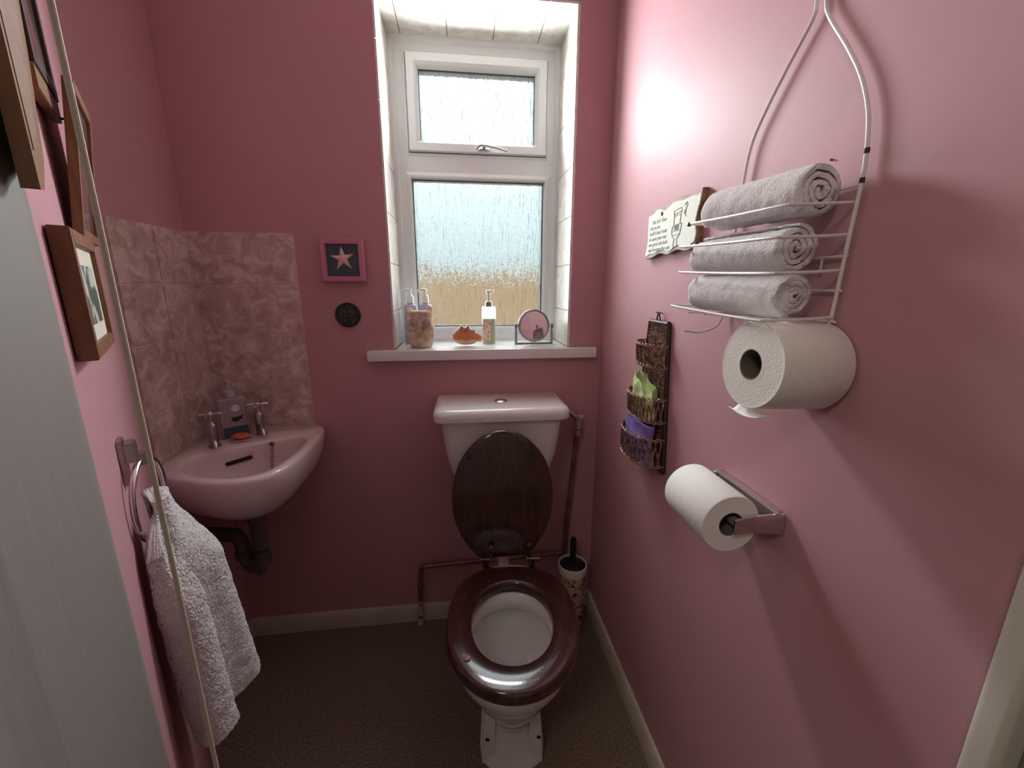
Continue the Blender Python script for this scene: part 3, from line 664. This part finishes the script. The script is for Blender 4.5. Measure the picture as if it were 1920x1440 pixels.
nt_.links.new(t_.outputs['Object'], s_.inputs[0]); nt_.links.new(t_.outputs['Object'], n_.inputs['Vector']); nt_.links.new(n_.outputs['Fac'], ad.inputs[0]); nt_.links.new(s_.outputs['Z'], ad.inputs[2]); nt_.links.new(ad.outputs[0], mr.inputs[0]); nt_.links.new(mr.outputs[0], r_.inputs[0]); nt_.links.new(r_.outputs[0], b_.inputs['Base Color']); b_.inputs['Roughness'].default_value = .35
mb = MB(); sc0 = Vector((.020, 1.43, 0)); R = []; NA, NB = 48, 40
for i in range(NB+1):
    u = i/NB; x = -.048 + .096*u
    rad = .031*(sin(pi*min(1, u*1.12)**.8)**.55 if u < .89 else 0) if u < .86 else 0
    base = .034*max(0, math.sin(pi*min(.999, (u+.02)*.93)))**.6
    rad = max(base*(1-.35*u), .0065 if u > .8 else .001)
    ring = []
    for j in range(NA):
        a = 2*pi*j/NA; knob = .0065*max(0, sin(u*26))*max(0, cos((a-pi/2)*1.5))**2*(sin(a) > .2)*(.15 < u < .8) + .003*max(0, sin(u*26+2))*max(0, sin(a*5+u*6))*(sin(a) > .1)
        ring.append(sc0 + Vector((x + (.006*sin(a) if u > .8 else 0), (rad*.8+knob)*cos(a), max(0, .026 + (rad+knob)*sin(a)*(1.45 if sin(a) > 0 else .78)) - (.012*(u-.5)*2 if u > .5 else 0)*(1 if sin(a) > 0 else .2))))
    R.append(ring)
mb.rings(R)
for v in mb.v: v.z = max(v.z, 0)
o = mb.build('seashell', m, angle=60); o.location.z = ZS; tag(o, 'knobbly orange and cream seashell on the sill beside the hand-wash bottle', 'seashell')
for k, (dx, dz, r) in enumerate([]): pass
# swivel mirror
mi = thing('swivel_mirror', 'small round swivel mirror on a grey stand at the right end of the sill', 'mirror', (.262, 1.455, ZS))
fn = Vector((.10, -.99, .12)).normalized(); mc = Vector((.258, 1.452, ZS+.066))
mb = MB(); mb.lathe([(.050, .005), (.054, .007), (.0575, .003), (.058, -.003), (.054, -.007), (.050, -.007)], mc, 56, fn, cap0=False, cap1=False)
GREYP = mat('grey_green_plastic', (.20, .22, .21), .3); mb.build('mirror_rim', mat('grey_metal_rim', (.30, .27, .27), .3, .4), mi)
mb = MB(); mb.lathe([(.0515, -.003), (.0515, .003)], mc, 56, fn); mb.build('mirror_glass', mat('mirror_silver', (.86, .86, .86), .02, 1.0), mi)
mb = MB(); xx = .064
mb.tube(cat_rom([mc + Vector((-xx, 0, .006)), mc + Vector((-xx, 0, -.03)), mc + Vector((-xx, 0, -.058)), mc + Vector((-xx+.006, 0, -.0625)), mc + Vector((0, 0, -.0625)), mc + Vector((xx-.006, 0, -.0625)), mc + Vector((xx, 0, -.058)), mc + Vector((xx, 0, -.03)), mc + Vector((xx, 0, .006))], 5), .0034, 10)
for k in (-1, 1): mb.box((mc.x+k*xx-.003, mc.y-.010, ZS), (mc.x+k*xx+.003, mc.y+.022, ZS+.046), bev=.0015)
mb.build('stand', GREYP, mi)
for k in (-1, 1):
    mb = MB(); mb.lathe([(.008, 0), (.009, .003), (.009, .008), (.006, .010)], mc + Vector((k*.060, 0, 0)), 20, (k, 0, 0)); mb.build('swivel_knob', GREYP, mi)

# ------------------------------------------------------------------ right wall: wooden sign
xw = XR
sg = thing('comic_wooden_sign', 'cream comic wooden sign with scalloped edges on the wall above the wicker rack', 'sign', (xw-.006, .915, 1.37))
top = cat_rom([(1.030, 1.425), (.985, 1.437), (.955, 1.428), (.915, 1.433), (.885, 1.440), (.850, 1.430), (.800, 1.431)] and [(a, b, 0) for a, b in [(1.030, 1.422), (.99, 1.430), (.955, 1.426), (.915, 1.431), (.880, 1.435), (.845, 1.431), (.802, 1.435)]], 5)
bot = cat_rom([(a, b, 0) for a, b in [(.812, 1.328), (.845, 1.322), (.885, 1.327), (.925, 1.320), (.965, 1.325), (1.00, 1.318), (1.038, 1.316)]], 5)
lefts = cat_rom([(a, b, 0) for a, b in [(1.038, 1.316), (1.028, 1.35), (1.030, 1.385), (1.030, 1.420)]], 4)[1:-1]
rights = cat_rom([(a, b, 0) for a, b in [(.802, 1.432), (.808, 1.405), (.815, 1.375), (.808, 1.35), (.812, 1.328)]], 4)[1:-1]
ctr = Vector((.918, 1.376, 0)); loop = top + rights + bot + lefts
def srg(k, x): return [Vector((x, ctr.x+(p.x-ctr.x)*k, ctr.y+(p.y-ctr.y)*k)) for p in loop]
mb = MB(); mb.rings([srg(1, xw-.001), srg(1, xw-.010), srg(.985, xw-.014)], cap1=True); plaque = mb.build('board', mat('dark_burnt_wood_edge', (.12, .06, .035), .35, col2=(.34, .20, .09), scale=40), sg)
def face(p):
    w = .0055 + .0025*sin(p.x*95)
    zc_ = p.y - ctr.y
    return Vector((p.x, p.y + (-w if zc_ > .03 else (w if zc_ < -.03 else 0)), 0))
fp = [face(p) for p in loop]
mb = MB(); mb.rings([[Vector((xw-.0141, ctr.x+(p.x-ctr.x)*.99, ctr.y+(p.y-ctr.y)*.97)) for p in fp], [Vector((xw-.0160, ctr.x+(p.x-ctr.x)*.985, ctr.y+(p.y-ctr.y)*.96)) for p in fp]])
sf_ = mb.build('sign_face', mat('cream_sign_face', (.60, .585, .48), .35), sg)
INK = mat('grey_green_ink', (.36, .42, .41), .6)
def text_mesh(body, size, Mx, name, material, parent, shear=.25):
    cu = bpy.data.curves.new(name, 'FONT'); cu.body = body; cu.size = size; cu.extrude = .00025; cu.shear = shear; cu.space_line = 1.0; cu.resolution_u = 3
    ob = bpy.data.objects.new(name, cu); COL.objects.link(ob); dg = bpy.context.evaluated_depsgraph_get(); dg.update()
    me = ob.evaluated_get(dg).to_mesh(); mb = MB(); mb.add([Mx @ v.co for v in me.vertices], [list(p.vertices) for p in me.polygons]); ob.evaluated_get(dg).to_mesh_clear()
    bpy.data.objects.remove(ob); bpy.data.curves.remove(cu)
    return mb.build(name, material, parent, smooth=False)
MT = Matrix(((0, 0, -1, xw-.0162), (-1, 0, 0, 1.019), (0, 1, 0, 1.394), (0, 0, 0, 1)))
mb = MB()
text_mesh("   The Sick Time\nI sit on me\nI pull it low I wait\nto open your out\none press the hole\nand sit upon the seat", .0125, MT, 'sign_writing', INK, sf_)
mb = MB()
def st(pts, r=.0006): mb.tube([Vector((xw-.0165, 1.038-.0 - a, b)) for a, b in pts], r, 5)
# line drawing of a lavatory with a tall cistern and a chain
st([(.135, 1.408), (.165, 1.411), (.168, 1.404), (.135, 1.401), (.135, 1.408)]); st([(.137, 1.401), (.137, 1.378), (.163, 1.380), (.165, 1.404)]); st([(.140, 1.396), (.150, 1.399), (.161, 1.397)])
st([(.130, 1.376), (.170, 1.380)]); st([(.132, 1.376), (.130, 1.366), (.134, 1.356), (.143, 1.350)]); st([(.170, 1.380), (.168, 1.366), (.163, 1.356), (.153, 1.350)]); st([(.131, 1.366), (.168, 1.367)]); st([(.143, 1.350), (.140, 1.334), (.158, 1.334), (.153, 1.350)]); st([(.133, 1.358), (.164, 1.358)])
for k in range(4): st([(.143+k*.005, 1.377), (.142+k*.005, 1.368)])
st([(.178, 1.413), (.184, 1.418), (.189, 1.413), (.184, 1.408), (.180, 1.402), (.176, 1.398)]); st([(.184, 1.408), (.181, 1.395), (.186, 1.390)])
mb.build('line_drawing', INK, sf_)
mb = MB(); mb.box((xw-.018, .958, 1.408), (xw-.0155, .962, 1.416), bev=.0005); mb.build('nail_head', RUST, sg)

# ------------------------------------------------------------------ wicker rack
wr = thing('wicker_letter_rack', 'brown wicker hanging rack with three pockets on the right wall above the paper holder', 'wicker rack', (xw, .95, .82))
WK = mat('brown_wicker', (.10, .045, .032), .35, col2=(.34, .21, .14), scale=90, contrast=(.42, .62)); WKB = mat('dark_wicker_edge', (.035, .014, .014), .4)
def pw(z): k = (z-.815)/(1.165-.815); return (.868+.034*k, 1.035-.040*k)
mb = MB(); z = .818
while z < 1.16:
    y0, y1 = pw(z); pts = []
    nseg = 20
    for i in range(nseg+1):
        y = y0 + (y1-y0)*i/nseg; pts.append((xw-.008 + .0022*(1 if (i+int(z*200)) % 2 else -1), y, z))
    mb.tube(pts, .0019, 5); z += .0045
for k in range(9):
    f_ = k/8; a0, a1 = pw(.816); c0_, c1_ = pw(1.162); mb.tube([(xw-.008, a0+(a1-a0)*f_, .816), (xw-.008, c0_+(c1_-c0_)*f_, 1.162)], .0016, 6)
pb = mb.build('back_panel', WK, wr)
mb = MB()
a0, a1 = pw(.812); c0_, c1_ = pw(1.166)
loopw = [(xw-.006, a0, .812), (xw-.006, c0_, 1.166), (xw-.006, c1_, 1.166), (xw-.006, a1, .812)]
for i in range(4): mb.tube([loopw[i], loopw[(i+1) % 4]], .0058, 8)
mb.build('panel_edge', WKB, pb)
mb = MB(); yc = .948; mb.tube(cat_rom([(xw-.008, yc-.010, 1.166), (xw-.010, yc-.004, 1.183), (xw-.008, yc, 1.190), (xw-.010, yc+.004, 1.183), (xw-.008, yc+.012, 1.166)], 5), .0018, 6); mb.tube([(xw, yc, 1.187), (xw-.018, yc, 1.190)], .0012, 6)
mb.build('hanging_loop', WKB, wr)
def pocket(zt, zb, dep, wid0, wid1):
    def pt(a, z, k):   # a 0..1 around the bow
        y0, y1 = pw(z); mid = (y0+y1)/2; hw_ = (y1-y0)/2+.004
        th = pi*a; d_ = dep*k*sin(th)**.7
        return Vector((xw-.010-d_, mid - hw_*cos(th), z))
    mb = MB(); n = 32
    for i in range(n):
        a = (i+.5)/n; s_ = 1 if i % 2 else -1; q = []
        for j in range(7):
            f_ = j/6; aa = a + s_*.014*sin(pi*f_*2)
            p = pt(min(.99, max(.01, aa)), zt + (zb-zt)*f_, wid0+(wid1-wid0)*f_); q.append(p + Vector((-.001*s_*cos(pi*f_*2), 0, 0)))
        mb.tube(q, [.0022]*7, 6)
        if i % 3 == 0: mb.tube([p + Vector((0, .002, 0)) for p in q], .0013, 5)
    pk = mb.build('pocket', WK, wr)
    mb = MB()
    for zz, kk, rr in ((zt, wid0, .0032), (zb, wid1, .0034)):
        for ph in (0, pi):
            q = []
            for i in range(97):
                a = i/96; p = pt(a, zz, kk); q.append(p + Vector((-.0028*cos(a*40+ph), 0, .0032*sin(a*40+ph))))
            mb.tube(q, rr*.62, 6)
    mb.build('braided_rim', mat('bronze_wicker', (.15, .075, .05), .3, col2=(.36, .22, .15), scale=120), pk)
    return pk
pocket(1.115, 1.065, .040, 1.0, .85); pocket(.990, .935, .052, 1.0, .9); pocket(.893, .828, .060, 1.0, .95)
# green flannel in the middle pocket
def cloth(z0, z1, dep, y0, y1, name, material, amp, k=22, seed=1, taper=.0, rise=None):
    mb = MB(); NU, NV = 72, 26; G = []
    for i in range(NV+1):
        f_ = i/NV; row = []
        for j in range(NU):
            a = 2*pi*j/NU; c_, s_ = cos(a), sin(a); mid = (y0+y1)/2; hw_ = (y1-y0)/2*(1-taper*f_); dd_ = dep/2*(1-.15*f_)
            p = Vector((xw-.013-dep/2 + dd_*s_, mid + hw_*c_, z0+(z1-z0)*f_ + (rise(c_) if rise else 0)*f_))
            if f_ > .0: p += noise.noise_vector(p*k + Vector((seed, seed, seed)))*amp*f_
            row.append(p)
        G.append(row)
    # turn inward at the top
    top = G[-1]; cc = sum(top, Vector())/NU
    for kk, dz in ((.93, .002), (.84, -.004), (.74, -.014), (.6, -.02)): G.append([cc + (p-cc)*kk + Vector((0, 0, dz + p.z*0)) for p in top])
    mb.rings(G); o = mb.build(name, material, angle=80); return o
o = cloth(.940, 1.022, .040, .882, 1.002, 'face_cloth', mat('lime_green_flannel', (.46, .56, .22),   .95, bump=.8, bscale=400, sheen=.4), .015, 30, 4, .12, lambda c_: .022*c_)
tag(o, 'crumpled lime green flannel stuffed in the middle wicker pocket', 'flannel')
o = cloth(.834, .936, .048, .876, 1.018, 'cloth_pouch', mat('purple_cloth', (.17, .11, .38), .9, col2=(.24, .17, .50), scale=30, bump=.5, bscale=300), .007, 20, 9, .08, lambda c_: .012*c_)
tag(o, 'purple cloth pouch standing in the bottom wicker pocket', 'pouch')

# ------------------------------------------------------------------ chrome paper holder with roll
ph = thing('paper_holder', 'chrome toilet roll holder on the right wall', 'toilet roll holder', (xw, .58, .9))
mb = MB(); mb.box((xw-.012, .512, .882), (xw-.001, .655, .917), bev=.0015); mb.box((xw-.018, .505, .882), (xw-.010, .662, .885)); mb.box((xw-.018, .505, .914), (xw-.010, .662, .917)); mb.build('back_plate', BRUSHED, ph)
for yy in (.505, .6605):
    mb = MB(); q0, q1 = [], []
    for i in range(9):
        f_ = i/8; x = xw-.002-.082*f_; y = yy + (.004*sin(pi*f_) if yy < .6 else -.004*sin(pi*f_)) ; hgt = .0175-.006*f_
        q0.append((x, y, hgt)) 
    R = [[Vector((x, y-.0015, .899-h_)), Vector((x, y+.0015, .899-h_)), Vector((x, y+.0015, .899+h_)), Vector((x, y-.0015, .899+h_))] for x, y, h_ in q0]
    mb.rings(R); mb.build('holder_arm', CHROME, ph, angle=40)
mb = MB(); mb.tube([(.410, .507, .899), (.410, .659, .899)], .008, 14); mb.build('roller', mat('grey_plastic_roller', (.25, .20, .21), .35), ph)
def roll(name, c, ax, L, R_, r_, label, mt=PAPER):
    t = thing(name, label, 'toilet roll', c)
    mb = MB(); prof = [(r_, -L/2)] + [(r_+(R_-r_)*k, -L/2 + .0006*(i % 2)) for i, k in enumerate((.1, .25, .4, .55, .7, .85))] + [(R_-.0015, -L/2), (R_, -L/2+.0025), (R_, L/2-.0025), (R_-.0015, L/2), (r_, L/2), (r_, -L/2)]
    mb.lathe(prof, c, 72, ax, False, False); mb.build('paper', mt, t, angle=60)
    mb = MB(); mb.lathe([(r_-.0001, -L/2+.0005), (r_-.0001, L/2-.0005), (r_-.0014, L/2-.0005), (r_-.0014, -L/2+.0005), (r_-.0001, -L/2+.0005)], c, 40, ax, False, False); mb.build('cardboard_core', CARD, t); return t
roll('toilet_roll', (.399, .5735, .8985), (0, 1, 0), .118, .047, .0195, 'white toilet roll on the chrome holder')
bigr = roll('toilet_roll', (.4275, .4945, 1.1475), (1, .02, -.04), .098, .0585, .0205, 'fat white toilet roll hanging under the wire rack, core facing out', mat('tissue_shade', (.80, .76, .71), .95, bump=.3, bscale=300, spec=.1))
mb = MB(); G = []
for i in range(9):
    f_ = i/8; row = []
    for j in range(12):
        g = j/11; row.append(Vector((.374+.030*g, .4945-.030+.05*f_*1.1 , 1.0895-.002-.004*sin(f_*pi)-.004*sin(g*7)*f_ - .003*(1-g))))
    G.append(row)
mb.grid(G); mb.build('loose_sheet', PAPER, bigr, mods=[('SOLIDIFY', dict(thickness=.0008))])

# ------------------------------------------------------------------ wire rack with rolled towels
rk = thing('wire_shower_rack', 'white wire hanging rack of two shelves on the right wall, holding rolled towels', 'wire rack', (xw, .59, 1.3))
xr = xw-.007; mb = MB()
right = cat_rom([(xr, .578, 1.72), (xr, .574, 1.64), (xr, .571, 1.606), (xr, .562, 1.583), (xr, .525, 1.531), (xr, .499, 1.489), (xr, .482, 1.447), (xr, .475, 1.405), (xr, .474, 1.368), (xr, .478, 1.29), (xr, .482, 1.206)], 6)
left = cat_rom([(xr, .586, 1.72), (xr, .586, 1.66), (xr, .587, 1.614), (xr, .590, 1.595), (xr, .623, 1.558), (xr, .657, 1.517), (xr, .684, 1.474), (xr, .694, 1.416), (xr, .698, 1.368), (xr, .703, 1.29), (xr, .706, 1.206)], 6)
mb.tube(right, .0024, 10); mb.tube(left, .0024, 10); mb.tube(cat_rom([(xr, .578, 1.72), (xr, .570, 1.735), (xr, .582, 1.75), (xr, .594, 1.735), (xr, .586, 1.72)], 5), .0024, 8)
for z in (1.368, 1.287, 1.206, 1.245): mb.tube([(xr+.001, .476, z), (xr+.001, .702, z)], .0017, 8)
mb.tube([(xr+.001, .512, 1.268), (xr+.001, .512, 1.287)], .0016, 8)
mb.build('back_frame', WIRE, rk)
for nm, zz, xf in (('guard_rail', 1.345, .390), ('shelf_rail', 1.308, .381), ('guard_rail', 1.266, .384), ('shelf_rail', 1.208, .375)):
    mb = MB(); mb.tube(cat_rom([(xr, .480, zz+.004), (xr-.03, .479, zz+.002), (xf+.010, .483, zz), (xf, .492, zz), (xf, .59, zz+.003), (xf, .700, zz+.008), (xf+.008, .708, zz+.009), (xr-.03, .710, zz+.009), (xr, .704, zz+.008)], 5), .0021, 8)
    mb.build(nm, WIRE, rk)
for k in range(4): y = .52+.045*k; mb = MB(); mb.tube([(.377, y, 1.2075), (xr, y, 1.2065)], .0014, 6); mb.build('cross_wire', WIRE, rk)
mb = MB(); mb.tube(cat_rom([(xr, .704, 1.208), (xr-.001, .706, 1.196), (xr-.008, .708, 1.180), (xr-.03, .703, 1.172), (.420, .697, 1.170), (.392, .690, 1.174)], 6), .0021, 8); mb.build('hook', WIRE, rk)
mb = MB(); mb.tube(cat_rom([(xr, .484, 1.208), (xr-.002, .484, 1.18), (xr-.010, .490, 1.169), (.44, .4945, 1.1655), (.405, .4945, 1.165)], 6), .0021, 8); mb.build('hook', WIRE, rk)
for p in ((xr, .4745, 1.404), (xr, .4738, 1.372), (.389, .700, 1.352)):
    mb = MB(); mb.tube([Vector(p)+Vector((0, 0, -.003)), Vector(p)+Vector((0, 0, .003))], .0028, 8); mb.build('rust_spot', RUST, rk)

def towel_roll(c, R_, L, label, seed, turns=3.3, dirv=(0, 1, 0), flap=0, th=.0066):
    c = Vector(c); q = Vector((0, 1, 0)).rotation_difference(Vector(dirv).normalized())
    n = int(46*turns); pitch = (R_-th*.6)/turns; mid = []
    for i in range(n+1):
        t = i/n; a = seed + t*turns*2*pi; r = .003 + (R_-th/2-.003)*t; mid.append((r*cos(a), r*sin(a)))
    if flap:
        a = seed+turns*2*pi; tx, tz = -sin(a), cos(a)
        for k in range(1, 9): mid.append((mid[n][0] + tx*flap*k/8, mid[n][1] + tz*flap*k/8*.8 ))
    o_, i_ = [], []
    for k in range(len(mid)):
        a, b = mid[max(k-1, 0)], mid[min(k+1, len(mid)-1)]; tx, tz = b[0]-a[0], b[1]-a[1]; l = math.hypot(tx, tz) or 1; nx, nz = tz/l, -tx/l
        wq = th/2*min(1, .35+.65*min(k, len(mid)-1-k)/4)
        o_.append((mid[k][0]+nx*wq, mid[k][1]+nz*wq)); i_.append((mid[k][0]-nx*wq, mid[k][1]-nz*wq))
    loop = o_ + i_[::-1]; NL = 46; R = []
    for j in range(NL+1):
        f_ = j/NL; y = -L/2 + L*f_; ins = 0
        e_ = min(f_, 1-f_)*L
        sc_ = 1 - .05*max(0, 1-e_/.006)**2
        ring = []
        for (x, z) in loop:
            p = Vector((x*sc_, y + .004*noise.noise(Vector((x*40+seed*9, z*40, 5)))*(1 if f_ > .5 else -1)*(e_ < .02), z*sc_)); ring.append(p)
        R.append(ring)
    mb = MB(); mb.rings(R)
    # close the ends as spiral strips instead of one n-gon
    mb.f = mb.f[:-2]; mb.mi = mb.mi[:-2]; m_ = len(loop); h = len(o_)
    for base in (0, NL*m_):
        for k in range(h-1): mb.f.append([base+k, base+k+1, base+m_-2-k, base+m_-1-k]); mb.mi.append(0)
    for i, v in enumerate(mb.v):
        vv = v + noise.noise_vector(v*330 + Vector((seed*3, 0, 0)))*.0011 + noise.noise_vector(v*60 + Vector((seed*5, 2, 0)))*.0012
        mb.v[i] = c + q @ vv
    o = mb.build('rolled_towel', TERRY2, angle=75); tag(o, label, 'towel', 'rolled white towels in the wire rack'); return o
towel_roll((.436, .588, 1.366), .0355, .180, 'rolled white towel on top of the wire rack', 2.2, 3.2, (-.10, 1, .02), flap=.018)
towel_roll((.421, .598, 1.2985), .0325, .198, 'rolled white towel in the middle of the wire rack stack', 5.4, 3.4, (-.03, 1, .01), th=.0060)
towel_roll((.427, .598, 1.2400), .0305, .198, 'rolled white towel lowest in the wire rack, just above the fat toilet roll', .7, 3.6, (-.04, 1, .02), flap=.006, th=.0060)
mb = MB(); mb.lathe([(.0015, 0), (.0012, .003)], (xw, .529, 1.409), 8, (-1, 0, 0)); o = mb.build('wall_nail', RUST); tag(o, 'tiny dark nail head in the pink wall above the rolled towels', 'nail')

# ------------------------------------------------------------------ left angled wall: frames, towel ring, towel, cord
UPV = Vector((0, 0, 1))
def wbox(mb, t0, t1, s0, s1, z0, z1, bev=.001, lean=0.0, zref=0):
    bm = bmesh.new(); bmesh.ops.create_cube(bm, size=1)
    for v in bm.verts:
        a = [(t0+t1)/2+v.co.x*(t1-t0), (s0+s1)/2+v.co.y*(s1-s0), (z0+z1)/2+v.co.z*(z1-z0)]; v.co = Vector(a)
    if bev: bmesh.ops.bevel(bm, geom=list(bm.edges), offset=bev, segments=2, affect='EDGES')
    for v in bm.verts: v.co = wp(v.co.x, v.co.y + lean*(v.co.z-zref), v.co.z)
    mb.frombm(bm)
def wframe(name, t0, t1, z0, z1, s0, s1, wbar, lean, label, fm, inner, rail=None):
    t = thing(name, label, 'picture', wp((t0+t1)/2, 0, (z0+z1)/2)); zr = z0
    mb = MB()
    for a in ((t0, t0+wbar, z0, z1), (t1-wbar, t1, z0, z1), (t0+wbar, t1-wbar, z1-wbar, z1), (t0+wbar, t1-wbar, z0, z0+wbar)):
        wbox(mb, a[0], a[1], s0, s1, a[2], a[3], .001, lean, zr)
    mb.build('frame', fm, t); inner(t, t0+wbar, t1-wbar, z0+wbar, z1-wbar, s0, s1, lean, zr); return t
def inA(t, t0, t1, z0, z1, s0, s1, lean, zr):
    mb = MB(); wbox(mb, t0, t1, s0, s1-.005, z0, z1, 0, lean, zr); mo = mb.build('mount', MOUNT, t, smooth=False)
    mb = MB(); wbox(mb, t0+.022, t1-.022, s1-.005, s1-.0045, z0+.020, z1-.022, 0, lean, zr); mb.build('print', PHOTO, mo, smooth=False)
def inB(t, t0, t1, z0, z1, s0, s1, lean, zr):
    mb = MB(); wbox(mb, t0, t1, s0, s1-.004, z0, z1, 0, lean, zr); mb.build('glazed_print', mat('glazed_pink_print', (.20, .11, .11), .06, spec=.8), t, smooth=False)
wframe('framed_photograph', .455, .660, 1.164, 1.313, .0015, .020, .017, 0, 'small pine frame with cream mount and green print, lowest on the left wall', WOODL, inA)
wframe('framed_picture', .330, .500, 1.313, 1.513, .0045, .0155, .014, .115, 'oak frame leaning off the left wall, directly above the small pine frame', WOODM, inB)
mb = MB(); mb.tube([wp(.404, 0, 1.482), wp(.44, .010, 1.475), wp(.47, .022, 1.468)], .0016, 6); o = mb.build('picture_nail', RUST); tag(o, 'dark nail sticking out behind the leaning oak frame', 'nail')
pt_ = thing('framed_picture', 'large golden wooden plaque frame nearest the white door lining, top left', 'picture', wp(.69, 0, 1.45))
mb = MB(); poly = [(.745, 1.335), (.725, 1.338), (.690, 1.37), (.635, 1.475), (.585, 1.60), (.585, 1.68), (.745, 1.68)]
mb.prism([wp(t, .004, z) for t, z in poly], WN*.0125); mb.build('frame', WOODM, pt_)
mb = MB(); poly2 = [(.735, 1.37), (.70, 1.395), (.655, 1.48), (.61, 1.60), (.61, 1.66), (.735, 1.66)]
mb.prism([wp(t, .0166, z) for t, z in poly2], WN*.0006); mb.build('panel', mat('carved_panel', (.23, .12, .06), .5, col2=(.17, .08, .04), scale=30), pt_)
def inD(t, t0, t1, z0, z1, s0, s1, lean, zr):
    mb = MB(); wbox(mb, t0, t1, s0, s1-.004, z0, z1, 0, lean, zr); mb.build('print', NAVYPH, t, smooth=False)
dkf = wframe('framed_picture', .440, .585, 1.494, 1.70, .003, .0155, .018, 0, 'dark stained frame at the top of the left wall, partly behind the golden plaque', WOODD, inD)
mb = MB(); wbox(mb, .440, .585, .003, .014, 1.468, 1.4935, .001); mb.build('bottom_rail', WOODM, dkf)

ring = thing('towel_ring', 'chrome towel ring on the left wall holding a white hand towel', 'towel ring', wp(.50, 0, 1.0))
mb = MB(); wbox(mb, .482, .518, .0005, .007, .950, 1.022, .0015); wbox(mb, .485, .515, .006, .021, .985, 1.016, .002); wbox(mb, .488, .512, .018, .031, .977, .995, .002); mb.build('ring_mount', DULLCH, ring)
mb = MB(); rc = wp(.50, .0245, .918); rdir = (wp(.435, .041, 0)-wp(.565, .008, 0)).normalized()
mb.tube([rc + .066*cos(a)*rdir + .068*sin(a)*UPV for a in [2*pi*k/60 for k in range(60)]], .0042, 12, closed=True); mb.build('ring', CHROME, ring)

# hand towel draped through the ring: ribbon section changing with height
tops = [(.560, .009), (.582, .017), (.575, .030), (.548, .026), (.530, .040), (.500, .046), (.478, .038), (.470, .026), (.490, .016)]
mids = [(.555, .009), (.598, .018), (.603, .052), (.578, .066), (.550, .054), (.520, .094), (.478, .099), (.450, .075), (.480, .030)]
bots = [(.550, .014), (.600, .022), (.625, .052), (.592, .082), (.560, .060), (.510, .118), (.450, .128), (.405, .100), (.450, .035)]
NZ = 220; G = []
T_, M_, B_ = (cat_rom([(a, b, 0) for a, b in L], 40) for L in (tops, mids, bots))
nn = len(T_)
for i in range(NZ+1):
    f_ = i/NZ; row = []
    for j in range(nn):
        g = j/(nn-1)
        kk = min(1, max(0, (g-.25)/.25)); zt_ = .852 + .070*kk*kk*(3-2*kk); zb = (.580 - .055*min(1, max(0, (g-.10)/.03))) - .035*g
        z = zt_ + (zb-zt_)*f_
        if f_ < .35: k = f_/.35; k = k*k*(3-2*k); p = T_[j]*(1-k)+M_[j]*k
        else: k = (f_-.35)/.65; p = M_[j]*(1-k)+B_[j]*k
        fold = .0028*sin(g*38+f_*2)*(1-.55*f_)
        sq_ = p.y + fold; tt = p.x + .002*sin(g*25+3*f_)
        v = wp(tt, max(.0075, sq_), z); row.append(v)
    G.append(row)
mb = MB(); mb.grid(G)
# top cap: gather the upper edge over the ring
cap = G[0]; cc = sum(cap, Vector())/len(cap)
mb.grid([cap, [cc + (p-cc)*.7 + Vector((0, 0, .008)) for p in cap], [cc + (p-cc)*.3 + Vector((0, 0, .012)) for p in cap], [cc + (p-cc)*.02 + Vector((0, 0, .013)) for p in cap]])
for i, v in enumerate(mb.v): mb.v[i] = v + noise.noise_vector(v*520)*.0017 + noise.noise_vector(v*45)*.0015
o = mb.build('hand_towel', TERRY, angle=80, mods=[('SOLIDIFY', dict(thickness=.004, offset=0))]); tag(o, 'white terry hand towel hanging in folds from the chrome towel ring', 'towel')

# light pull cord
pc = thing('pull_cord', 'cream light pull cord hanging from the ceiling in front of the left wall', 'pull cord', (-.294, .40, ZC))
mb = MB(); mb.tube([(-.294, .40, ZC-.02), (-.2938, .40, 1.5), (-.2935, .40, 1.0), (-.2938, .40, .42)], .0023, 10); mb.build('cord', CORD, pc)
mb = MB(); mb.lathe([(.030, ZC), (.030, ZC-.02), (.022, ZC-.03), (.004, ZC-.032)], (-.294, .40, 0), 24); mb.build('ceiling_switch', UPVC, pc)
mb = MB(); mb.lathe([(.003, .43), (.007, .42), (.010, .395), (.008, .38), (.002, .376)], (-.2938, .40, 0), 20); mb.build('cord_pull', UPVC, pc)
